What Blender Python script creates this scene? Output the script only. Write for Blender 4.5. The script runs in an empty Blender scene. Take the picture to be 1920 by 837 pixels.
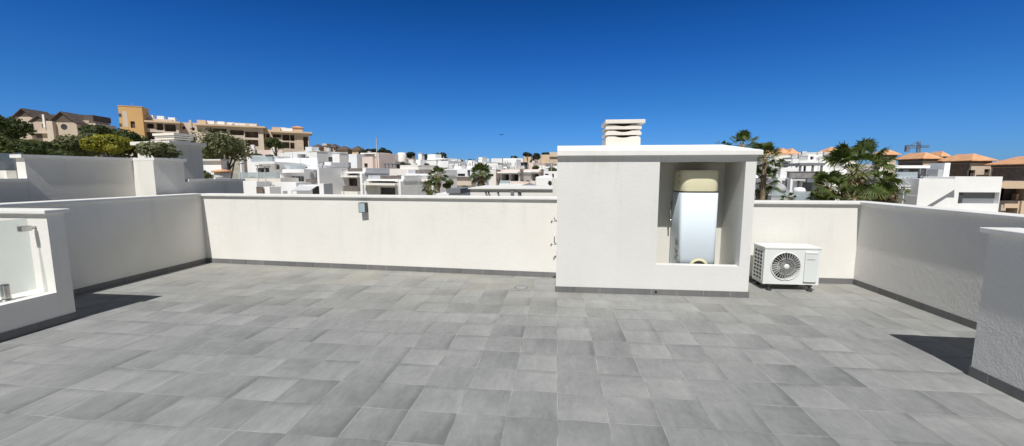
import bpy, math, random
from math import sin, cos, radians, pi
from mathutils import Vector, Matrix, noise as mnoise
R = random.Random(7)
SC = bpy.context.scene
COL = SC.collection
# ------------------------------------------------------------------ camera numbers
F, CX, CY, H = 770.0, 960.0, 418.5, 1.6
PITCH = math.atan(90.5 / 770)
YAW = math.atan(85 * cos(PITCH) / F)

def ray(px, py):
    """direction in the world (x right along the tiles, y away, z up) of a point of the picture"""
    a = (px - CX) / F; b = (CY - py) / F
    f = cos(PITCH) + b * sin(PITCH); u = b * cos(PITCH) - sin(PITCH)
    return Vector((a * cos(YAW) - f * sin(YAW), a * sin(YAW) + f * cos(YAW), u))

def pt(px, py, Y):
    r = ray(px, py); t = Y / r.y
    return Vector((r.x * t, Y, H + r.z * t))

def S(t):
    t = max(0.0, min(1.0, t)); return t * t * (3 - 2 * t)

def terrain(x, y):
    d = math.hypot(x, y)
    z = -6.3 + 12.5 * S((d - 40) / 200)
    z += 4.0 * S((-x - 35) / 90) * S((d - 45) / 90) * S(y / 60 + 0.3)
    z -= 26 * S((d - 330) / 500)
    if d > 60: z += 1.2 * (mnoise.noise(Vector((x * .02, y * .02, 3)))) * S((d - 60) / 60)
    return z

# ------------------------------------------------------------------ materials
def mat(name, base, rough=0.6, var=0.0, scale=3.0, bump=0.0, bscale=40.0, metal=0.0, spec=0.5, col2=None, streak=False):
    m = bpy.data.materials.new(name); m.use_nodes = True
    nt = m.node_tree; b = nt.nodes['Principled BSDF']
    b.inputs['Roughness'].default_value = rough; b.inputs['Metallic'].default_value = metal
    b.inputs['Specular IOR Level'].default_value = spec
    tc = nt.nodes.new('ShaderNodeTexCoord')
    n = nt.nodes.new('ShaderNodeTexNoise'); n.inputs['Scale'].default_value = scale; n.inputs['Detail'].default_value = 5
    nt.links.new(tc.outputs['Object'], n.inputs['Vector'])
    ramp = nt.nodes.new('ShaderNodeValToRGB')
    c2 = col2 or tuple(c * (1 - var) for c in base)
    c1 = base if col2 else tuple(min(1, c * (1 + var * .5)) for c in base)
    ramp.color_ramp.elements[0].position = .35; ramp.color_ramp.elements[1].position = .65
    ramp.color_ramp.elements[0].color = (*c2, 1); ramp.color_ramp.elements[1].color = (*c1, 1)
    nt.links.new(n.outputs['Fac'], ramp.inputs['Fac'])
    nt.links.new(ramp.outputs['Color'], b.inputs['Base Color'])
    if bump:
        n2 = nt.nodes.new('ShaderNodeTexNoise'); n2.inputs['Scale'].default_value = bscale; n2.inputs['Detail'].default_value = 4
        nt.links.new(tc.outputs['Object'], n2.inputs['Vector'])
        bp = nt.nodes.new('ShaderNodeBump'); bp.inputs['Strength'].default_value = bump; bp.inputs['Distance'].default_value = .01
        nt.links.new(n2.outputs['Fac'], bp.inputs['Height']); nt.links.new(bp.outputs['Normal'], b.inputs['Normal'])
    return m

def stucco_material(name, base, bump, stain=0.0, z0=1.0, z1=1.85):
    """white render: fine grain, larger trowel unevenness, faint vertical streaks of dirt"""
    m = bpy.data.materials.new(name); m.use_nodes = True
    nt = m.node_tree; N = nt.nodes; L = nt.links; b = N['Principled BSDF']
    b.inputs['Roughness'].default_value = .85; b.inputs['Specular IOR Level'].default_value = .2
    tc = N.new('ShaderNodeTexCoord')
    n = N.new('ShaderNodeTexNoise'); n.inputs['Scale'].default_value = 1.3; n.inputs['Detail'].default_value = 6; n.inputs['Roughness'].default_value = .6
    L.new(tc.outputs['Object'], n.inputs['Vector'])
    r = N.new('ShaderNodeValToRGB'); r.color_ramp.elements[0].position = .3; r.color_ramp.elements[1].position = .7
    r.color_ramp.elements[0].color = (base[0] * .94, base[1] * .935, base[2] * .92, 1)
    r.color_ramp.elements[1].color = (*base, 1)
    L.new(n.outputs['Fac'], r.inputs['Fac'])
    col = r.outputs['Color']
    if stain:
        mp = N.new('ShaderNodeMapping'); mp.inputs['Scale'].default_value = (3.5, 3.5, .45)
        L.new(tc.outputs['Object'], mp.inputs['Vector'])
        ns = N.new('ShaderNodeTexNoise'); ns.inputs['Scale'].default_value = 1.6; ns.inputs['Detail'].default_value = 5
        L.new(mp.outputs['Vector'], ns.inputs['Vector'])
        rs = N.new('ShaderNodeValToRGB'); rs.color_ramp.elements[0].position = .56; rs.color_ramp.elements[1].position = .78
        L.new(ns.outputs['Fac'], rs.inputs['Fac'])
        sx = N.new('ShaderNodeSeparateXYZ'); L.new(tc.outputs['Object'], sx.inputs['Vector'])
        mr = N.new('ShaderNodeMapRange'); mr.inputs['From Min'].default_value = z0; mr.inputs['From Max'].default_value = z1
        mr.inputs['To Min'].default_value = .1; mr.inputs['To Max'].default_value = stain
        L.new(sx.outputs['Z'], mr.inputs['Value'])
        mu = N.new('ShaderNodeMath'); mu.operation = 'MULTIPLY'
        L.new(rs.outputs['Color'], mu.inputs[0]); L.new(mr.outputs['Result'], mu.inputs[1])
        mx = N.new('ShaderNodeMix'); mx.data_type = 'RGBA'
        L.new(mu.outputs[0], mx.inputs['Factor']); L.new(col, mx.inputs[6]); mx.inputs[7].default_value = (.5, .5, .4, 1)
        col = mx.outputs[2]
    L.new(col, b.inputs['Base Color'])
    n2 = N.new('ShaderNodeTexNoise'); n2.inputs['Scale'].default_value = 60; n2.inputs['Detail'].default_value = 3
    L.new(tc.outputs['Object'], n2.inputs['Vector'])
    n3 = N.new('ShaderNodeTexNoise'); n3.inputs['Scale'].default_value = 17; n3.inputs['Detail'].default_value = 2
    L.new(tc.outputs['Object'], n3.inputs['Vector'])
    ad = N.new('ShaderNodeMath'); ad.operation = 'MULTIPLY_ADD'; ad.inputs[1].default_value = 1.0
    L.new(n3.outputs['Fac'], ad.inputs[0]); L.new(n2.outputs['Fac'], ad.inputs[2])
    bp = N.new('ShaderNodeBump'); bp.inputs['Strength'].default_value = bump; bp.inputs['Distance'].default_value = .006
    L.new(ad.outputs[0], bp.inputs['Height']); L.new(bp.outputs['Normal'], b.inputs['Normal'])
    return m

def tile_material(name, tx, ty, ox, oy, lo, hi):
    m = bpy.data.materials.new(name); m.use_nodes = True
    nt = m.node_tree; N = nt.nodes; L = nt.links; b = N['Principled BSDF']
    def math_(op, a, bb=None, c=None):
        n = N.new('ShaderNodeMath'); n.operation = op
        for i, v in enumerate((a, bb, c)):
            if v is None: continue
            if isinstance(v, (int, float)): n.inputs[i].default_value = v
            else: L.new(v, n.inputs[i])
        return n.outputs[0]
    def vm(op, a, bb=None):
        n = N.new('ShaderNodeVectorMath'); n.operation = op
        for i, v in enumerate((a, bb)):
            if v is None: continue
            if isinstance(v, tuple): n.inputs[i].default_value = v
            else: L.new(v, n.inputs[i])
        return n.outputs[0]
    tc = N.new('ShaderNodeTexCoord')
    p0 = vm('SUBTRACT', tc.outputs['Object'], (ox, oy, 0))
    p = vm('DIVIDE', p0, (tx, ty, 1000.0))
    cell = vm('FLOOR', p); fr = vm('FRACTION', p)
    wn = N.new('ShaderNodeTexWhiteNoise'); wn.noise_dimensions = '3D'; L.new(cell, wn.inputs['Vector'])
    rnd = wn.outputs['Value']; rc = wn.outputs['Color']
    srgb = N.new('ShaderNodeSeparateColor'); L.new(rc, srgb.inputs['Color'])
    # each tile its own cloud, stretched along its brushed direction
    off = vm('MULTIPLY', rc, (37.0, 53.0, 11.0))
    q = vm('ADD', vm('MULTIPLY', fr, (1.6, .75, 1.0)), off)
    cl = N.new('ShaderNodeTexNoise'); cl.inputs['Scale'].default_value = 1.7; cl.inputs['Detail'].default_value = 8; cl.inputs['Roughness'].default_value = .66; cl.inputs['Distortion'].default_value = .35
    L.new(q, cl.inputs['Vector'])
    fine = N.new('ShaderNodeTexNoise'); fine.inputs['Scale'].default_value = 55; fine.inputs['Detail'].default_value = 4
    L.new(tc.outputs['Object'], fine.inputs['Vector'])
    big = N.new('ShaderNodeTexNoise'); big.inputs['Scale'].default_value = .55; big.inputs['Detail'].default_value = 4
    L.new(tc.outputs['Object'], big.inputs['Vector'])
    s = N.new('ShaderNodeSeparateXYZ'); L.new(fr, s.inputs['Vector'])
    # gentle gradient over the tile, its direction differing per tile
    gx = math_('MULTIPLY', math_('SUBTRACT', s.outputs[0], .5), math_('SUBTRACT', srgb.outputs[0], .5))
    gy = math_('MULTIPLY', math_('SUBTRACT', s.outputs[1], .5), math_('SUBTRACT', srgb.outputs[1], .5))
    v = math_('ADD', math_('MULTIPLY', rnd, .38), math_('MULTIPLY', cl.outputs['Fac'], .7))
    v = math_('ADD', v, math_('MULTIPLY', math_('ADD', gx, gy), .5))
    v = math_('ADD', v, math_('MULTIPLY', fine.outputs['Fac'], .12))
    v = math_('ADD', v, math_('MULTIPLY', big.outputs['Fac'], .3))
    # crisper mottling, brushed streaks along or across the tile, and one darker edge on some tiles
    mot = N.new('ShaderNodeTexNoise'); mot.inputs['Scale'].default_value = 6.5; mot.inputs['Detail'].default_value = 9; mot.inputs['Roughness'].default_value = .72
    L.new(q, mot.inputs['Vector'])
    sa = N.new('ShaderNodeTexNoise'); sa.inputs['Scale'].default_value = 3.2; sa.inputs['Detail'].default_value = 4; sa.inputs['Distortion'].default_value = .5
    L.new(vm('MULTIPLY', vm('ADD', fr, off), (1.5, .3, 1.0)), sa.inputs['Vector'])
    sb = N.new('ShaderNodeTexNoise'); sb.inputs['Scale'].default_value = 3.2; sb.inputs['Detail'].default_value = 4; sb.inputs['Distortion'].default_value = .5
    L.new(vm('MULTIPLY', vm('ADD', fr, off), (.3, 1.5, 1.0)), sb.inputs['Vector'])
    pick = math_('GREATER_THAN', srgb.outputs[2], .72)
    stk = math_('ADD', math_('MULTIPLY', sa.outputs['Fac'], math_('SUBTRACT', 1.0, pick)), math_('MULTIPLY', sb.outputs['Fac'], pick))
    v = math_('ADD', v, math_('MULTIPLY', math_('SUBTRACT', mot.outputs['Fac'], .5), .6))
    v = math_('ADD', v, math_('MULTIPLY', math_('SUBTRACT', stk, .5), .32))
    def edge(sock, rnd_sock, lim):
        m_ = N.new('ShaderNodeMapRange'); m_.interpolation_type = 'SMOOTHSTEP'
        m_.inputs['From Min'].default_value = .0; m_.inputs['From Max'].default_value = .22
        m_.inputs['To Min'].default_value = .26; m_.inputs['To Max'].default_value = 0
        L.new(sock, m_.inputs['Value'])
        return math_('MULTIPLY', m_.outputs['Result'], math_('GREATER_THAN', rnd_sock, lim))
    v = math_('SUBTRACT', v, edge(math_('SUBTRACT', 1.0, s.outputs[1]), srgb.outputs[0], .62))
    v = math_('SUBTRACT', v, edge(math_('SUBTRACT', 1.0, s.outputs[0]), srgb.outputs[1], .66))
    v = math_('SUBTRACT', v, .22)
    ramp = N.new('ShaderNodeValToRGB')
    ramp.color_ramp.elements[0].position = .05; ramp.color_ramp.elements[1].position = .95
    ramp.color_ramp.elements[0].color = (*lo, 1); ramp.color_ramp.elements[1].color = (*hi, 1)
    L.new(v, ramp.inputs['Fac'])
    # dusty beige near the far end of the terrace
    sp = N.new('ShaderNodeSeparateXYZ'); L.new(tc.outputs['Object'], sp.inputs['Vector'])
    d1 = N.new('ShaderNodeMapRange'); d1.inputs['From Min'].default_value = 4.2; d1.inputs['From Max'].default_value = 6.4
    L.new(sp.outputs['Y'], d1.inputs['Value'])
    dn = N.new('ShaderNodeTexNoise'); dn.inputs['Scale'].default_value = 1.4; dn.inputs['Detail'].default_value = 5
    L.new(tc.outputs['Object'], dn.inputs['Vector'])
    dr = N.new('ShaderNodeValToRGB'); dr.color_ramp.elements[0].position = .3; dr.color_ramp.elements[1].position = .7
    L.new(dn.outputs['Fac'], dr.inputs['Fac'])
    dust = math_('MULTIPLY', math_('MULTIPLY', d1.outputs['Result'], dr.outputs['Color']), .75)
    mxd = N.new('ShaderNodeMix'); mxd.data_type = 'RGBA'
    L.new(dust, mxd.inputs['Factor']); L.new(ramp.outputs['Color'], mxd.inputs[6]); mxd.inputs[7].default_value = (.34, .322, .27, 1)
    # joints
    ex = math_('MULTIPLY', math_('SUBTRACT', .5, math_('ABSOLUTE', math_('SUBTRACT', s.outputs[0], .5))), tx)
    ey = math_('MULTIPLY', math_('SUBTRACT', .5, math_('ABSOLUTE', math_('SUBTRACT', s.outputs[1], .5))), ty)
    e = math_('MINIMUM', ex, ey)
    j = math_('LESS_THAN', e, .0019)
    jn = N.new('ShaderNodeTexNoise'); jn.inputs['Scale'].default_value = 3.4; jn.inputs['Detail'].default_value = 5
    L.new(tc.outputs['Object'], jn.inputs['Vector'])
    jr = N.new('ShaderNodeValToRGB'); jr.color_ramp.elements[0].position = .40; jr.color_ramp.elements[1].position = .60
    jr.color_ramp.elements[0].color = (.17, .17, .168, 1); jr.color_ramp.elements[1].color = (.44, .435, .42, 1)
    L.new(jn.outputs['Fac'], jr.inputs['Fac'])
    mxj = N.new('ShaderNodeMix'); mxj.data_type = 'RGBA'
    L.new(j, mxj.inputs['Factor']); L.new(mxd.outputs[2], mxj.inputs[6]); L.new(jr.outputs['Color'], mxj.inputs[7])
    L.new(mxj.outputs[2], b.inputs['Base Color'])
    b.inputs['Roughness'].default_value = .62; b.inputs['Specular IOR Level'].default_value = .3
    hgt = math_('ADD', math_('MULTIPLY', math_('MINIMUM', e, .004), 120.0), math_('MULTIPLY', fine.outputs['Fac'], .12))
    bp = N.new('ShaderNodeBump'); bp.inputs['Strength'].default_value = .25; bp.inputs['Distance'].default_value = .004
    L.new(hgt, bp.inputs['Height']); L.new(bp.outputs['Normal'], b.inputs['Normal'])
    return m

def foliage_material(name, dark, light, scale):
    m = mat(name, light, .6, scale=scale, col2=dark, spec=.25)
    nt = m.node_tree; b = nt.nodes['Principled BSDF']
    out = nt.nodes['Material Output']
    tr = nt.nodes.new('ShaderNodeBsdfTranslucent'); tr.inputs['Color'].default_value = (light[0] * 1.3, light[1] * 1.3, light[2] * .8, 1)
    mx = nt.nodes.new('ShaderNodeMixShader'); mx.inputs[0].default_value = .28
    nt.links.new(b.outputs[0], mx.inputs[1]); nt.links.new(tr.outputs[0], mx.inputs[2]); nt.links.new(mx.outputs[0], out.inputs['Surface'])
    return m

def glass_material(name, tint, clear):
    m = bpy.data.materials.new(name); m.use_nodes = True
    nt = m.node_tree; b = nt.nodes['Principled BSDF']; out = nt.nodes['Material Output']
    b.inputs['Base Color'].default_value = (*tint, 1); b.inputs['Roughness'].default_value = .12
    t = nt.nodes.new('ShaderNodeBsdfTransparent'); t.inputs['Color'].default_value = (.965, .995, .99, 1)
    mx = nt.nodes.new('ShaderNodeMixShader'); mx.inputs[0].default_value = clear
    nt.links.new(b.outputs[0], mx.inputs[1]); nt.links.new(t.outputs[0], mx.inputs[2]); nt.links.new(mx.outputs[0], out.inputs['Surface'])
    return m

M = {}
M['stucco'] = stucco_material('white stucco', (.80, .787, .75), .35, .3, .3, 1.2)
M['stucco_rough'] = stucco_material('rough white stucco', (.81, .80, .785), .7)
M['stucco_stained'] = stucco_material('stained white stucco', (.74, .735, .725), .3, .8)
M['drainplate'] = mat('beige drain tile', (.30, .285, .245), .7, .12, 8)
M['niche'] = stucco_material('shade-darkened niche render', (.70, .685, .64), .3)  # same render toned down, the niche's deeper shade put into its colour
M['coping'] = mat('white coping', (.80, .795, .77), .7, .05, 6, .15, 60)
M['tiles'] = tile_material('grey floor tiles', .335, .335, .02, 2.55, (.165, .172, .173), (.36, .368, .362))
M['skirt'] = tile_material('grey skirting tiles', .335, 50.0, .02, -20.0, (.13, .132, .135), (.21, .21, .21))
M['skirt_side'] = tile_material('grey side skirting tiles', 50.0, .335, -20.0, .1, (.13, .132, .135), (.2, .2, .2))
M['steel'] = mat('brushed steel', (.55, .54, .52), .3, .1, 20, metal=1.0)
M['chrome'] = mat('tap metal', (.58, .57, .55), .35, .1, 20, metal=.8)
M['frost'] = glass_material('frosted glass', (.90, .935, .925), .74)
M['balglass'] = glass_material('balustrade glass', (.45, .52, .56), .4)
M['heater'] = mat('enamelled white shell', (.77, .86, .935), .55, .02, 2, spec=.3)
M['cream'] = mat('cream plastic', (.77, .725, .50), .45, .04, 3)
M['black'] = mat('black plastic', (.02, .02, .022), .5, .1, 5)
M['rubber'] = mat('black rubber', (.03, .03, .03), .8, .1, 5)
M['labelgrey'] = mat('grey print', (.25, .26, .27), .6, .3, 60)
M['labelpaper'] = mat('label paper', (.62, .64, .62), .6, .12, 30)
M['ac'] = mat('white painted steel', (.76, .785, .77), .4, .03, 3)
M['acpanel'] = mat('white plastic cover', (.70, .735, .725), .45, .03, 3)
M['acdark'] = mat('dark fin coil', (.025, .026, .028), .7, .3, 90)
M['acgrille'] = mat('grey white grille wire', (.74, .74, .73), .45, .05, 8)
M['fan'] = mat('grey fan blade', (.17, .17, .175), .5, .1, 6)
M['lampbody'] = mat('anthracite lamp body', (.045, .05, .055), .5, .1, 8)
M['lampglass'] = mat('pale lamp diffuser', (.38, .47, .52), .3, .05, 6)
M['flue'] = mat('cream cast chimney', (.80, .765, .70), .8, .06, 5, .2, 50)
M['dark_in'] = mat('dark flue inside', (.03, .028, .025), .9, .1, 5)
# the town
M['white'] = mat('town white render', (.87, .872, .875), .85, .07, .35)
M['white_b'] = mat('town cool white render', (.83, .85, .875), .85, .06, .3)
M['white_w'] = mat('town warm white render', (.82, .785, .74), .85, .08, .3)
M['grey_r'] = mat('town grey render', (.40, .41, .42), .85, .12, .4)
M['dgrey'] = mat('anthracite cladding', (.075, .078, .085), .6, .2, 1.2)
M['mgrey'] = mat('slate grey wall', (.20, .21, .23), .8, .12, .8)
M['stone'] = mat('grey stone cladding', (.27, .26, .26), .85, .3, 2.5)
M['timber'] = mat('brown slatted screen', (.17, .135, .12), .7, .3, 2)
M['rail'] = mat('grey brown railing', (.20, .175, .165), .6, .25, 1.5)
M['pane'] = mat('dark window glass', (.06, .066, .075), .12, .4, .8)  # dark tone lifted a little, distance haze put into the colour
M['blind'] = mat('grey blind', (.16, .165, .17), .6, .2, 1.0)
M['tan'] = mat('tan render', (.58, .48, .385), .85, .12, .15)
M['units'] = mat('pale grey roof units', (.55, .56, .57), .6, .2, 1.5)
M['beige'] = mat('beige render', (.64, .545, .455), .85, .1, .2)
M['orange'] = mat('ochre render', (.66, .41, .17), .85, .1, .2)
M['peach'] = mat('peach render', (.68, .52, .37), .85, .1, .2)
M['pinkw'] = mat('pink white render', (.76, .64, .59), .85, .08, .3)
M['clay'] = mat('clay roof tiles', (.58, .30, .155), .8, .2, .9, .4, 6, col2=(.68, .40, .235))
M['darkroof'] = mat('dark brown roof tiles', (.11, .085, .075), .8, .3, .9)
M['loggia'] = mat('shade-brown loggia back', (.13, .10, .08), .8, .5, .6)  # brown stands for the shade inside the loggias, lifted slightly for haze
M['awning'] = mat('grey awning cloth', (.60, .62, .64), .8, .05, 1)
M['metal'] = mat('galvanised pole', (.32, .33, .34), .5, .15, 3, metal=.4)
M['crane'] = mat('crane steel', (.16, .2, .26), .6, .2, .5)
M['soil'] = mat('dry ground', (.46, .42, .36), .95, .3, .03, col2=(.2, .19, .13))
M['trunk'] = mat('grey brown bark', (.17, .13, .10), .9, .3, 3, .5, 12)
M['palmtrunk'] = mat('fibrous palm trunk', (.25, .19, .13), .9, .4, 7, .6, 14)
M['deadfrond'] = mat('dry palm fronds', (.27, .20, .125), .9, .4, 3)
M['petiole'] = mat('pale frond stalk', (.30, .31, .16), .7, .2, 4)
M['palm'] = foliage_material('palm fronds', (.03, .055, .013), (.13, .17, .045), 2.2)
M['pine'] = foliage_material('pine foliage', (.018, .032, .012), (.085, .11, .036), .9)
M['bush'] = foliage_material('hillside foliage', (.03, .043, .014), (.155, .18, .06), .8)
M['olive'] = foliage_material('olive foliage', (.05, .062, .03), (.20, .215, .115), 1.1)
M['lime'] = foliage_material('yellow green foliage', (.09, .10, .012), (.34, .33, .045), 1.2)
M['darkpine'] = foliage_material('far pine foliage', (.022, .032, .022), (.055, .072, .045), .5)  # contrast softened, distance haze mixed into these greens

# ------------------------------------------------------------------ mesh helper
class MB:
    def __init__(s): s.v = []; s.f = []; s.sm = set()
    def quad(s, *p):
        i = len(s.v); s.v += [tuple(q) for q in p]; s.f.append(tuple(range(i, i + len(p))))
    def box(s, x0, x1, y0, y1, z0, z1, skip=''):
        x0, x1 = sorted((x0, x1)); y0, y1 = sorted((y0, y1)); z0, z1 = sorted((z0, z1))
        i = len(s.v)
        s.v += [(x0, y0, z0), (x1, y0, z0), (x1, y1, z0), (x0, y1, z0), (x0, y0, z1), (x1, y0, z1), (x1, y1, z1), (x0, y1, z1)]
        fs = {'d': (0, 3, 2, 1), 'u': (4, 5, 6, 7), 'f': (0, 1, 5, 4), 'r': (1, 2, 6, 5), 'b': (2, 3, 7, 6), 'l': (3, 0, 4, 7)}
        for k, f in fs.items():
            if k not in skip: s.f.append(tuple(i + a for a in f))
        return s
    def tube(s, pts, r, n=8, cap=True):
        pts = [Vector(p) for p in pts]
        rs = r if isinstance(r, (list, tuple)) else [r] * len(pts)
        rings = []
        ref = None
        for k, p in enumerate(pts):
            a = pts[max(0, k - 1)]; b = pts[min(len(pts) - 1, k + 1)]
            t = (b - a).normalized()
            if ref is None:
                ref = Vector((1, 0, 0)) if abs(t.x) < .9 else Vector((0, 1, 0))
            u = t.cross(ref).normalized(); w = t.cross(u)
            ref = -t.cross(u).cross(t) if False else ref
            ring = []
            for j in range(n):
                an = 2 * pi * j / n
                q = p + (u * cos(an) + w * sin(an)) * rs[k]
                ring.append(len(s.v)); s.v.append(tuple(q))
            rings.append(ring)
        for a, b in zip(rings, rings[1:]):
            for j in range(n):
                s.sm.add(len(s.f)); s.f.append((a[j], a[(j + 1) % n], b[(j + 1) % n], b[j]))
        if cap:
            s.f.append(tuple(reversed(rings[0]))); s.f.append(tuple(rings[-1]))
        return s
    def lathe(s, prof, c, n=48, cap=True):
        rings = []
        for r, z in prof:
            ring = []
            for j in range(n):
                a = 2 * pi * j / n
                ring.append(len(s.v)); s.v.append((c[0] + r * cos(a), c[1] + r * sin(a), c[2] + z))
            rings.append(ring)
        for a, b in zip(rings, rings[1:]):
            for j in range(n):
                s.sm.add(len(s.f)); s.f.append((a[j], a[(j + 1) % n], b[(j + 1) % n], b[j]))
        if cap:
            s.f.append(tuple(reversed(rings[0]))); s.f.append(tuple(rings[-1]))
        return s
    def extrude_y(s, poly, y0, y1):
        """poly: (x, z) counter-clockwise as seen from -y"""
        n = len(poly); i = len(s.v)
        s.v += [(x, y0, z) for x, z in poly] + [(x, y1, z) for x, z in poly]
        s.f.append(tuple(range(i, i + n))); s.f.append(tuple(reversed(range(i + n, i + 2 * n))))
        for k in range(n):
            a, b = k, (k + 1) % n
            s.f.append((i + b, i + a, i + n + a, i + n + b))
        return s
    def facade(s, x0, x1, z0, z1, y, L, holes, shell=True):
        """front wall with real openings (each (hx0,hx1,hz0,hz1,depth)) and the body behind it"""
        hs = [h for h in holes]
        xs = sorted({x0, x1} | {v for h in hs for v in h[:2] if x0 < v < x1})
        zs = sorted({z0, z1} | {v for h in hs for v in h[2:4] if z0 < v < z1})
        for a, b in zip(xs, xs[1:]):
            for c, d in zip(zs, zs[1:]):
                mx, mz = (a + b) / 2, (c + d) / 2
                if any(h[0] < mx < h[1] and h[2] < mz < h[3] for h in hs): continue
                s.quad((a, y, c), (b, y, c), (b, y, d), (a, y, d))
        for hx0, hx1, hz0, hz1, dp in hs:
            hx0 = max(hx0, x0); hx1 = min(hx1, x1); hz0 = max(hz0, z0); hz1 = min(hz1, z1)
            yb = y + dp
            s.quad((hx0, y, hz0), (hx0, yb, hz0), (hx0, yb, hz1), (hx0, y, hz1))
            s.quad((hx1, y, hz0), (hx1, y, hz1), (hx1, yb, hz1), (hx1, yb, hz0))
            s.quad((hx0, y, hz0), (hx1, y, hz0), (hx1, yb, hz0), (hx0, yb, hz0))
            s.quad((hx0, y, hz1), (hx0, yb, hz1), (hx1, yb, hz1), (hx1, y, hz1))
        if shell: s.box(x0, x1, y, y + L, z0, z1, skip='f')
        return s
    def build(s, name, m, parent=None, off=(0, 0, 0), bevel=0.0, smooth=False):
        me = bpy.data.meshes.new(name)
        ox, oy, oz = off
        me.from_pydata([(x - ox, y - oy, z - oz) for x, y, z in s.v], [], s.f)
        me.materials.append(M[m] if isinstance(m, str) else m)
        for i, p in enumerate(me.polygons):
            if smooth or i in s.sm: p.use_smooth = True
        me.update()
        o = bpy.data.objects.new(name, me); COL.objects.link(o)
        if parent: o.parent = parent
        if bevel:
            md = o.modifiers.new('bevel', 'BEVEL'); md.width = bevel; md.segments = 2; md.limit_method = 'ANGLE'
        return o

def tag(o, label, cat, group=None):
    o['label'] = label; o['category'] = cat
    if group: o['group'] = group
    return o

class Thing:
    """Empty at the base; parts are given in world coordinates, or in a turned frame set by rz"""
    def __init__(s, name, label, cat, loc, group=None, rz=0.0):
        s.o = bpy.data.objects.new(name, None); COL.objects.link(s.o)
        s.o.empty_display_size = .2
        s.loc = Vector(loc); s.rz = rz
        s.o.location = s.loc; s.o.rotation_euler = (0, 0, rz)
        tag(s.o, label, cat, group)
        s.off = (loc[0], loc[1], loc[2]) if rz == 0 else (0, 0, loc[2])
    def part(s, name, mb, m, parent=None, bevel=0.0, smooth=False, label=None, raw=False):
        o = mb.build(name, m, parent or s.o, (0, 0, 0) if raw else s.off, bevel, smooth)
        if label: o['label'] = label
        return o

def structure(o): o['kind'] = 'structure'; return o

# ================================================================== THE TERRACE
XL, XR = -6.38, 4.35
structure(MB().box(-6.62, 4.6, -3.0, 6.95, -6.6, 0).build('floor', 'tiles'))

def wall_with_coping(name, label, poly, z, m, th=None, over=.04, cp=.04, skirt=None, skirt_mat='skirt', wname='wall'):
    """poly: four (x, y) corners of the wall, counter-clockwise; coping follows it with an overhang"""
    cxy = Vector((sum(p[0] for p in poly) / 4, sum(p[1] for p in poly) / 4))
    t = Thing(name, label, 'wall', (cxy.x, cxy.y, 0))
    def prism(pl, z0, z1):
        mb = MB(); n = len(pl)
        mb.v = [(x, y, z0) for x, y in pl] + [(x, y, z1) for x, y in pl]
        mb.f = [tuple(reversed(range(n))), tuple(range(n, 2 * n))] + [(k, (k + 1) % n, n + (k + 1) % n, n + k) for k in range(n)]
        return mb
    t.part('wall', prism(poly, .001, z - cp), m)
    # offset polygon
    P = [Vector(p) for p in poly]; out = []
    for i in range(4):
        a, b, c = P[i - 1], P[i], P[(i + 1) % 4]
        d1 = (b - a).normalized(); d2 = (c - b).normalized()
        n1 = Vector((d1.y, -d1.x)); n2 = Vector((d2.y, -d2.x))
        k = over / (1 + n1.dot(n2))
        out.append(tuple(b + (n1 + n2) * k))
    t.part('coping', prism(out, z - cp, z), 'coping', bevel=.006)
    if skirt:
        (ax, ay), (bx, by), nrm = skirt
        d = .012
        pl = [(ax + nrm[0] * d, ay + nrm[1] * d), (bx + nrm[0] * d, by + nrm[1] * d), (bx - nrm[0] * .002, by - nrm[1] * .002), (ax - nrm[0] * .002, ay - nrm[1] * .002)]
        if (Vector(pl[1]) - Vector(pl[0])).cross(Vector(pl[2]) - Vector(pl[1])) < 0: pl.reverse()
        t.part('skirting', prism(pl, .0015, .082), skirt_mat)
    return t

# back wall, left stretch (a touch out of square, as in the photo)
wall_with_coping('parapet_wall', 'long white rendered parapet across the back of the terrace with the small grey lamp on it',
                 [(-6.40, 6.76), (0.0, 6.33), (0.0, 6.53), (-6.40, 6.96)], 1.26, 'stucco', skirt=((-6.38, 6.758), (0.0, 6.33), (-.067, -1)))
wall_with_coping('parapet_wall', 'short white rendered parapet in the sun behind the outdoor air conditioning unit',
                 [(2.53, 6.42), (4.352, 6.42), (4.352, 6.62), (2.53, 6.62)], 1.215, 'stucco', skirt=((2.53, 6.42), (4.34, 6.42), (0, -1)))
wall_with_coping('parapet_wall', 'shaded rough white parapet along the right side of the terrace',
                 [(XR, -1.0), (XR + .2, -1.0), (XR + .2, 6.66), (XR, 6.66)], 1.213, 'stucco_rough', skirt=((XR, -1.0), (XR, 6.40), (-1, 0)), skirt_mat='skirt_side')
wall_with_coping('parapet_wall', 'shaded white parapet along the left side behind the glass balustrade',
                 [(XL - .2, -1.0), (XL, -1.0), (XL, 6.76), (XL - .2, 6.76)], 1.265, 'stucco', skirt=((XL, -1.0), (XL, 6.74), (1, 0)), skirt_mat='skirt_side')
# left stair head: end wall across, low wall with glass along
wall_with_coping('stair_end_wall', 'white wall end with thin coping beside the frosted glass panel, left edge',
                 [(-6.36, 3.72), (-5.31, 3.72), (-5.31, 3.87), (-6.36, 3.87)], 1.235, 'stucco', skirt=((-5.31, 3.72), (-5.31, 3.868), (1, 0)), skirt_mat='skirt_side')
t = Thing('low_wall', 'low shaded white wall under the frosted glass panel, at the left edge', 'wall', (-5.4, 2.4, 0))
t.part('wall', MB().box(-5.66, -5.31, .6, 3.7198, .002, .335), 'stucco')
t.part('sill', MB().box(-5.66, -5.30, .6, 3.7198, .3352, .352), 'coping')
t.part('skirting', MB().box(-5.309, -5.298, .6, 3.7198, .0015, .082), 'skirt_side')
t = Thing('glass_balustrade', 'frosted glass panel standing on the low wall at the left edge', 'balustrade', (-5.46, 2.4, .352))
t.part('glass_panel', MB().box(-5.466, -5.456, 1.0, 3.66, .40, 1.15), 'frost')
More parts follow.
